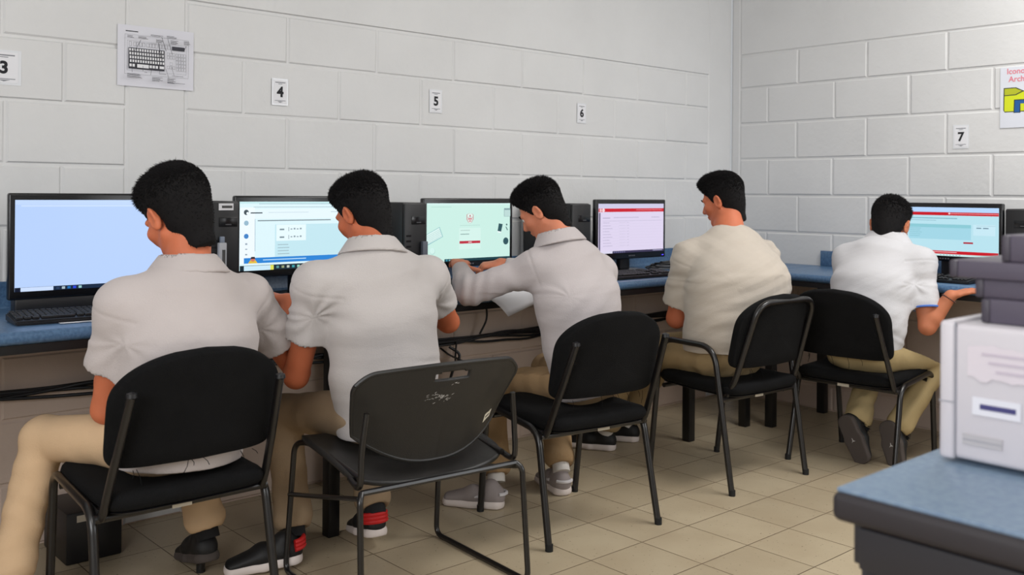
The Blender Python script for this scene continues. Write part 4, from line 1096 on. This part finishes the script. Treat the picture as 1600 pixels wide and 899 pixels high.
    VV = np.stack([a, b, c, tp], 1).reshape(-1, 3); k = np.arange(len(p))*4
    FF = np.concatenate([np.stack([k, k+2, k+3], 1), np.stack([k+2, k+1, k+3], 1), np.stack([k+1, k, k+3], 1)])
    os_ = link('hair_strands', mesh_np('hair_strands', VV, FF, hm, smooth=False)); os_.parent = oh; os_.matrix_parent_inverse = parent_inv(oh); os_['kind'] = 'stuff'
    # eyebrows
    for s_ in (-1, 1):
        q = MB(); q.tube([H(s_*.014, .0955, .021), H(s_*.032, .0915, .028), H(s_*.05, .078, .023)], .0035, hm, 6, r2=.0015); o = q.build('eyebrow'); o.parent = root; o.matrix_parent_inverse = parent_inv(root)
    # ---- shirt
    cloth = mat('cloth_'+S['id'], S['cloth'], rough=.9, bump=.25, bscale=260, var=.05, vscale=6, sheen=.15, spec=.2)
    e = .016
    F = Field(lo-.04, hi+.04, .0046)
    hem = pel+up_t*S.get('hem', -.02)+back*.005
    tw0 = S.get('hw', tw)
    F.seg(hem, c1, (.160*sc+e)*tw0, (.148*sc+e)*tw, .03, rgt, .76*td, .72*td); F.seg(c1, c2, (.148*sc+e)*tw, (.152*sc+e)*tw, .06, nz(rgt+axs), .70*td, .68*td); F.seg(c2, c3, (.152*sc+e)*tw, (.130*sc+e), .06, axs, .68*td, .56)
    F.seg(c3, neck-np.array((0, 0, .03)), (.09*sc+e), .062, .05, axs, .8)
    for s_ in 'LR':
        F.seg(neck-np.array((0, 0, .045)), sh[s_], .056, .058*sc, .05)
        F.seg(c2*.5+c3*.5+(sh[s_]-c3)*.4, sh[s_], .07*sc, .060*sc, .05)
        sl = S['slv']; E0, W0 = el[s_], wr[s_]
        if sl < 1.5:
            hp = sh[s_]+(E0-sh[s_])*sl; F.seg(sh[s_], hp+(hp-sh[s_])*.12, .060*sc*S.get('am', 1), .060*sc*S.get('flare', 1.05), .03)
        else:
            hp = W0+(E0-W0)*.13
            F.seg(sh[s_], E0, .060*sc, .050*sc, .03); F.seg(E0, E0+(W0-E0)*.4, .050*sc, .046*sc, .02); F.seg(E0+(W0-E0)*.4, hp, .046*sc, .034*sc, .012)
    # open sleeve ends
    for s_ in 'LR':
        sl = S['slv']; a_, b_ = (sh[s_], el[s_]) if sl < 1.5 else (el[s_], wr[s_])
        hp = a_+(b_-a_)*(sl if sl < 1.5 else .90); dn = nz(b_-a_)
        r_ = (.060*sc*S.get('flare', 1.05)-.006) if sl < 1.5 else .029*sc
        # local clip: remove a slab beyond the hem
        F.seg(hp+dn*(r_*1.75), hp+dn*(r_*2.6), r_*1.75, r_*1.9, .0, mode='s')
        if sl < 1.5: F.seg(hp+dn*(r_*.62), hp+dn*(r_*.8), r_*.80, r_*.84, .0, mode='s')
    # neck opening and hem
    nd = nz(H(0, -.03, -.05)-neck)
    F.seg(neck+nd*.075+fwd*.02, neck+nd*.16+fwd*.06, .078, .10, .004, mode='s')
    F.seg(neck+fwd*.015-nd*.02, neck+nd*.1+fwd*.03, .053*S.get('nk', 1), .056*S.get('nk', 1), .0, mode='s')
    F.clip(hem-up_t*S.get('hcut', .025), -up_t)
    fmesh('shirt', F, cloth, root, 2, (S.get('seed', 1), S.get('famp', .005), [(0.1, .2, 1), (.5, 0, 1), (-.5, .1, 1)], .07, S.get('fdens', .35)), (S, (sh, el, c2, c3, pel, up_t, rgt, fwd)))
    # collar
    if S.get('collar'):
        F = Field(neck-.16, neck+.17, .004)
        kx = S.get('nk', 1)
        cd = nz(nd*.75+np.array((0, 0, .5)))
        a_ = neck+fwd*.014-cd*.016; b_ = neck+fwd*.018+cd*.034
        F.seg(a_, b_, .112*kx, .072*kx, .0, rgt, .80, .9)
        F.clip(b_, cd); F.clip(a_, -cd)
        F.seg(a_-cd*.03, b_+cd*.03, .112*kx, .052*kx, .0, rgt, .80, .9, mode='s')
        # open at the throat
        F.seg(a_+fwd*.10-nd*.03, b_+fwd*.10+nd*.02, .045, .045, .0, mode='s')
        o, _, _ = fmesh('collar', F, cloth, root, 1)
    if S.get('trim'):
        for s_ in 'LR':
            hp = sh[s_]+(el[s_]-sh[s_])*(S['slv']+.055); dn = nz(el[s_]-sh[s_]); r_ = .060*sc*S.get('flare', 1.05)+.0015
            a_ = nz(np.cross(dn, (0, 0, 1.)) if abs(dn[2]) < .9 else np.cross(dn, (1., 0, 0))); b_ = np.cross(dn, a_)
            q = MB(); q.tube([hp+(a_*math.cos(t*2*PI/28)+b_*math.sin(t*2*PI/28))*r_ for t in range(29)], .0042, mat('blue_trim', (70, 110, 190), rough=.8), 8, cap=False)
            o = q.build('sleeve_trim'); o.parent = root; o.matrix_parent_inverse = parent_inv(root)
    # ---- trousers
    tm = mat('khaki_'+S['id'], S['khaki'], rough=.9, bump=.25, bscale=220, var=.08, vscale=8, spec=.2)
    kn = {'L': v('knL'), 'R': v('knR')}; an = {'L': v('anL'), 'R': v('anR')}
    pts = np.array([pel]+list(kn.values())+list(an.values())); lo2 = pts.min(0)-.14; hi2 = pts.max(0)+.14; hi2[2] = pel[2]+.2; lo2[2] = max(lo2[2], -.01)
    F = Field(lo2, hi2, .006)
    bt = S.get('bt', 1.)
    F.seg(pel+np.array((0, 0, -.005)), pel+up_t*.06, .140*sc*bt, .130*sc*bt, .03, rgt, .66)
    for s_, q_ in (('L', -1), ('R', 1)):
        hip = pel+rgt*q_*.080*sc+fwd*.01-np.array((0, 0, .005))
        F.ell(hip+back*.022, (.082*sc*bt, .080*sc*bt, .070*sc), None, .04)
        F.seg(hip, kn[s_], .080*sc*bt, .060*sc, .03); ak = an[s_]+nz(kn[s_]-an[s_])*.03
        F.seg(kn[s_], ak, .060*sc, .054*sc, .02); F.seg(an[s_]+nz(kn[s_]-an[s_])*.09, ak, .052*sc, .061*sc, .015)
    for s_ in 'LR':
        dn = nz(an[s_]-kn[s_]); ak = an[s_]+nz(kn[s_]-an[s_])*.005
        F.seg(ak+dn*.105, ak+dn*.13, .10, .10, .0, mode='s')
    F.clip(pel+up_t*.05, up_t); F.clip((0, 0, .012), (0, 0, -1))
    o, _, _ = fmesh('trousers', F, tm, root, 2, (S.get('seed', 1)+20, .0085, [(.3, 1, .3), (1, .2, .4), (.4, .5, 1), (-.6, .3, 1)], .07, .4))
    # socks
    for s_ in 'LR':
        dn = nz(an[s_]-kn[s_]); q = MB(); q.tube([an[s_]-dn*.07, an[s_], an[s_]+dn*.035], .034*sc, mat('sock_'+S['id'], S.get('sock', (210, 205, 200)), rough=.9), 16)
        o = q.build('sock'); o.parent = root; o.matrix_parent_inverse = parent_inv(root)
    for s_ in 'LR':
        h0, t0, u0 = S['shoe'+s_]
        shoe(root, 'shoe', h0, t0, u0, S['upper'], S['solem'], S.get('shoelab'), extra=S.get('shoex'), wid=S.get('shw', .95), hi=S.get('shi', .065))
    return root

def strap_red(o, P, s, up, d):
    q = MB(); n = 14; pts = []
    m = mat('red_strap', (196, 26, 26), rough=.6)
    for lay in (.047, .058, .069):
        q.tube([P(.17, 0, lay)+(s*.0385*math.sin(a)-d*.044*math.cos(a)) for a in [(-1.25+2.5*k/n) for k in range(n+1)]], .0072, m, 8)
    b = q.build('strap'); b.parent = o; b.matrix_parent_inverse = parent_inv(o)
def swoosh_grey(o, P, s, up, d):
    q = MB(); m = mat('shoe_white_panel', (214, 210, 212), rough=.6); n = 10
    for sg in (-1, 1):
        q.tube([P(.30+.035*k, sg*(.0365+.001*k-.0002*k*k), .045-.0012*k) for k in range(n)], .006, m, 6, r2=.002)
    q.tube([P(.13, 0, .052)+(s*.034*math.sin(a)-d*.035*math.cos(a)) for a in [(-1.1+2.2*k/n) for k in range(n+1)]], .006, m, 6)
    b = q.build('side_panel'); b.parent = o; b.matrix_parent_inverse = parent_inv(o)
def fleece(o, P, s, up, d):
    rs = np.random.RandomState(3); m = mat('black_fleece', (12, 12, 13), rough=1)
    q = MB()
    for k in range(260):
        a = rs.uniform(0, 2*PI); hgt = rs.uniform(.05, .10); c = P(.22, 0, hgt)+s*.037*math.cos(a)+d*.040*math.sin(a)
        n = s*math.cos(a)+d*math.sin(a)+up*rs.uniform(-.2, .9)+rs.normal(0, .3, 3); n = n/np.linalg.norm(n)
        q.tube([c, c+n*rs.uniform(.008, .02)], .0035, m, 4, r2=.0005)
    b = q.build('fleece_trim'); b.parent = o; b.matrix_parent_inverse = parent_inv(o); b['kind'] = 'stuff'
    q = MB(); p0 = P(.5, 0, -.0015)
    w_ = mat('white_mark', (200, 198, 196), rough=.6)
    a_, b_, c_ = p0+s*.006, p0-s*.012+d*.01, p0+d*.016-s*.0
    q.poly([p0+s*.012+d*.008, p0, p0+d*.006-s*.002], w_); q.poly([p0, p0-s*.010+d*.012, p0+d*.004], w_); q.poly([p0-s*.002, p0-d*.010, p0+s*.003], w_)
    b = q.build('sole_mark'); b.parent = o; b.matrix_parent_inverse = parent_inv(o)

BLK = mat('shoe_black', (18, 17, 18), rough=.6); SOLW = mat('sole_white', (222, 210, 204), rough=.6); SOLD = mat('sole_dark', (74, 66, 62), rough=.8)
GRY = mat('shoe_grey', (148, 138, 136), rough=.7)
DOWN = dict(d=(.15, 1, -.05), n=(0, 0.1, 1), curl=(22, 32, 22))
PEOPLE = [
 ('person in white polo and khaki trousers on the leftmost chair, facing the pale blue screen', dict(id='one', sc=.95, hs=.98, seed=11, yaw=0, hrot=(8, 30, -6), skin=(205, 116, 80), cloth=(190, 181, 179), khaki=(214, 182, 146),
   pel=(-3.565, -.83, .485), neck=(-3.547, -.84, .925), head=(-3.553, -.775, 1.060), shL=(-3.715, -.83, .835), shR=(-3.345, -.76, .825), elL=(-3.724, -.74, .563), elR=(-3.150, -.70, .585), wrL=(-3.64, -.585, .79), wrR=(-3.118, -.57, .785),
   handL=dict(d=(.25, 1, -.1), n=(0, .1, 1)), handR=dict(d=(-.1, 1, .15), n=(.3, -.2, 1), curl=(35, 45, 30)),
   knL=(-3.80, -.49, .455), knR=(-3.40, -.46, .45), anL=(-3.895, -.53, .11), anR=(-3.382, -.585, .145), slv=.50, flare=1.22, collar=True, tw=1.04, hw=.98, hem=-.035, fk=.65, bulge=.03, famp=.003,
   shoeL=((-3.90, -.58, 0.004), (-3.94, -.33, .004), (0, 0, 1)), shoeR=((-3.385, -.625, .055), (-3.37, -.40, .0), (0, .3, 1)), upper=BLK, solem=SOLD, sock=(24, 24, 26), flow=(-.5, .6, .2), spike=.35, hairg=1.03)),
 ('person in white polo on the scuffed plastic chair, red-strapped shoes', dict(id='two', sc=.97, hs=.87, seed=22, yaw=0, hrot=(10, 26, -4), skin=(196, 108, 72), cloth=(190, 184, 182), khaki=(160, 138, 112),
   pel=(-2.945, -.86, .475), neck=(-2.993, -.87, .955), head=(-2.993, -.80, 1.062), shL=(-3.185, -.86, .858), shR=(-2.755, -.81, .855), elL=(-3.190, -.76, .587), elR=(-2.590, -.71, .69), wrL=(-3.09, -.575, .79), wrR=(-2.70, -.53, .80),
   handL=dict(d=(.2, 1, -.05), n=(0, .1, 1)), handR=dict(d=(-.4, 1, 0), n=(0, 0, 1)),
   knL=(-3.09, -.50, .42), knR=(-2.82, -.47, .43), anL=(-3.135, -.655, .11), anR=(-2.875, -.70, .13), slv=.50, flare=1.05, collar=True, tw=1.02, hw=.95, hem=-.03, bulge=.015, famp=.0025,
   shoeL=((-3.125, -.70, .02), (-3.345, -.61, .0), (0, 0, 1)), shoeR=((-2.887, -.750, .045), (-2.84, -.53, .0), (0, .1, 1)), upper=BLK, solem=SOLW, shoex=strap_red, shoelab='black and red shoe with white sole', sock=(24, 24, 26), flow=(.5, .3, .4), spike=.9)),
 ('person in long-sleeved white shirt leaning in to type at the mint green screen', dict(id='three', sc=.95, hs=.82, seed=33, yaw=8, hrot=(24, 34, -6), skin=(208, 130, 98), cloth=(188, 180, 180), khaki=(160, 132, 98),
   pel=(-2.125, -.92, .475), neck=(-2.195, -.85, .960), head=(-2.225, -.775, 1.065), shL=(-2.290, -.82, .862), shR=(-1.985, -.83, .835), elL=(-2.455, -.655, .780), elR=(-1.98, -.62, .805), wrL=(-2.378, -.50, .852), wrR=(-2.140, -.46, .850),
   handL=dict(d=(.62, .70, .22), n=(.0, -.25, 1), curl=(22, 40, 30), spread=12, thumb=(.25, .95, -.1)), handR=dict(d=(-.85, .6, -.10), n=(.1, -.3, 1), curl=(45, 55, 35)),
   knL=(-2.225, -.50, .42), knR=(-1.93, -.50, .43), anL=(-2.300, -.625, .11), anR=(-2.035, -.69, .11), slv=2, collar=True, tw=1.0, hw=.93, hem=-.02, bulge=.02, famp=.003,
   shoeL=((-2.315, -.695, .003), (-2.455, -.505, .003), (0, 0, 1)), shoeR=((-2.055, -.740, .003), (-1.985, -.53, .003), (0, 0, 1)), upper=GRY, solem=SOLW, shoex=swoosh_grey, shoelab='grey and white sneaker', flow=(.6, -.1, .5), spike=.9)),
 ('person with broad back in cream T-shirt, facing the lilac list screen', dict(id='four', sc=1.0, hs=.86, seed=44, yaw=-4, hrot=(11, 18, -3), skin=(200, 114, 80), cloth=(190, 180, 168), khaki=(166, 144, 108),
   pel=(-1.330, -.945, .485), neck=(-1.310, -.93, .985), head=(-1.278, -.870, 1.104), shL=(-1.445, -.83, .865), shR=(-1.130, -.96, .865), elL=(-1.418, -.745, .612), elR=(-1.02, -.80, .64), wrL=(-1.17, -.66, .785), wrR=(-1.05, -.60, .79),
   handL=dict(d=(.6, .8, 0), n=(0, .1, 1)), handR=dict(d=(-.2, 1, 0), n=(0, 0, 1)),
   knL=(-1.47, -.52, .44), knR=(-1.16, -.50, .44), anL=(-1.46, -.40, .11), anR=(-1.28, -.36, .11), slv=.66, flare=1.2, am=1.1, collar=False, tw=1.24, hw=1.18, td=1.12, bt=1.12, hem=.035, bulge=.045, famp=.005, fdens=.5, nk=1.05,
   shoeL=((-1.43, -.43, .003), (-1.55, -.22, .003), (0, 0, 1)), shoeR=((-1.24, -.40, .003), (-1.36, -.19, .003), (0, 0, 1)), upper=BLK, solem=SOLW, flow=(.1, .7, .1), spike=.2)),
 ('person in white polo with blue sleeve trim, facing the right wall screen', dict(id='five', sc=.93, hs=.92, seed=55, yaw=-90, hrot=(-80, 26, 2), skin=(190, 116, 82), cloth=(198, 197, 200), khaki=(168, 148, 108),
   pel=(-.815, -1.25, .475), neck=(-.640, -1.255, .940), head=(-.592, -1.250, 1.000), shL=(-.690, -1.110, .845), shR=(-.640, -1.405, .848), elL=(-.56, -1.02, .64), elR=(-.690, -1.462, .592), wrL=(-.50, -1.15, .79), wrR=(-.640, -1.535, .722),
   handL=dict(d=(1, -.2, 0), n=(0, 0, 1)), handR=dict(d=(.45, -.62, .22), n=(-.2, .1, 1), curl=(8, 10, 8)),
   knL=(-.46, -1.12, .44), knR=(-.47, -1.42, .44), anL=(-.735, -1.18, .155), anR=(-.675, -1.33, .145), slv=.66, flare=1.04, collar=True, trim=True, tw=.98, hw=.93, hem=.005, fk=.8, bulge=.035, famp=.004,
   shoeL=((-.800, -1.150, .185), (-.800, -1.245, .0), (1, 0, .25)), shoeR=((-.725, -1.305, .175), (-.735, -1.355, .0), (1, 0, .25)), upper=BLK, solem=SOLD, shoex=fleece, shoelab='black fleece-trimmed shoe', flow=(.1, .5, .3), spike=.5, shw=1.05)),
]
for lab, S in PEOPLE:
    r_ = person(lab, S)
    if S['id'] == 'five':
        w0 = Vector(S['wrR'])+Vector((-.014, .0015, -.012)); d = (Vector(S['wrR'])-Vector(S['elR'])).normalized(); a = d.orthogonal().normalized(); b = d.cross(a)
        q = MB()
        for t in range(26):
            c = w0+(a*math.cos(t*2*PI/26)+b*math.sin(t*2*PI/26))*.0285
            q.lathe([(.0032*math.sin(PI*i/5)+.0001, -.0032*math.cos(PI*i/5)) for i in range(6)], mat('brown_bead', (70, 34, 26), rough=.4), c, 8)
        o = q.build('bracelet'); o.parent = r_; o.matrix_parent_inverse = parent_inv(r_)
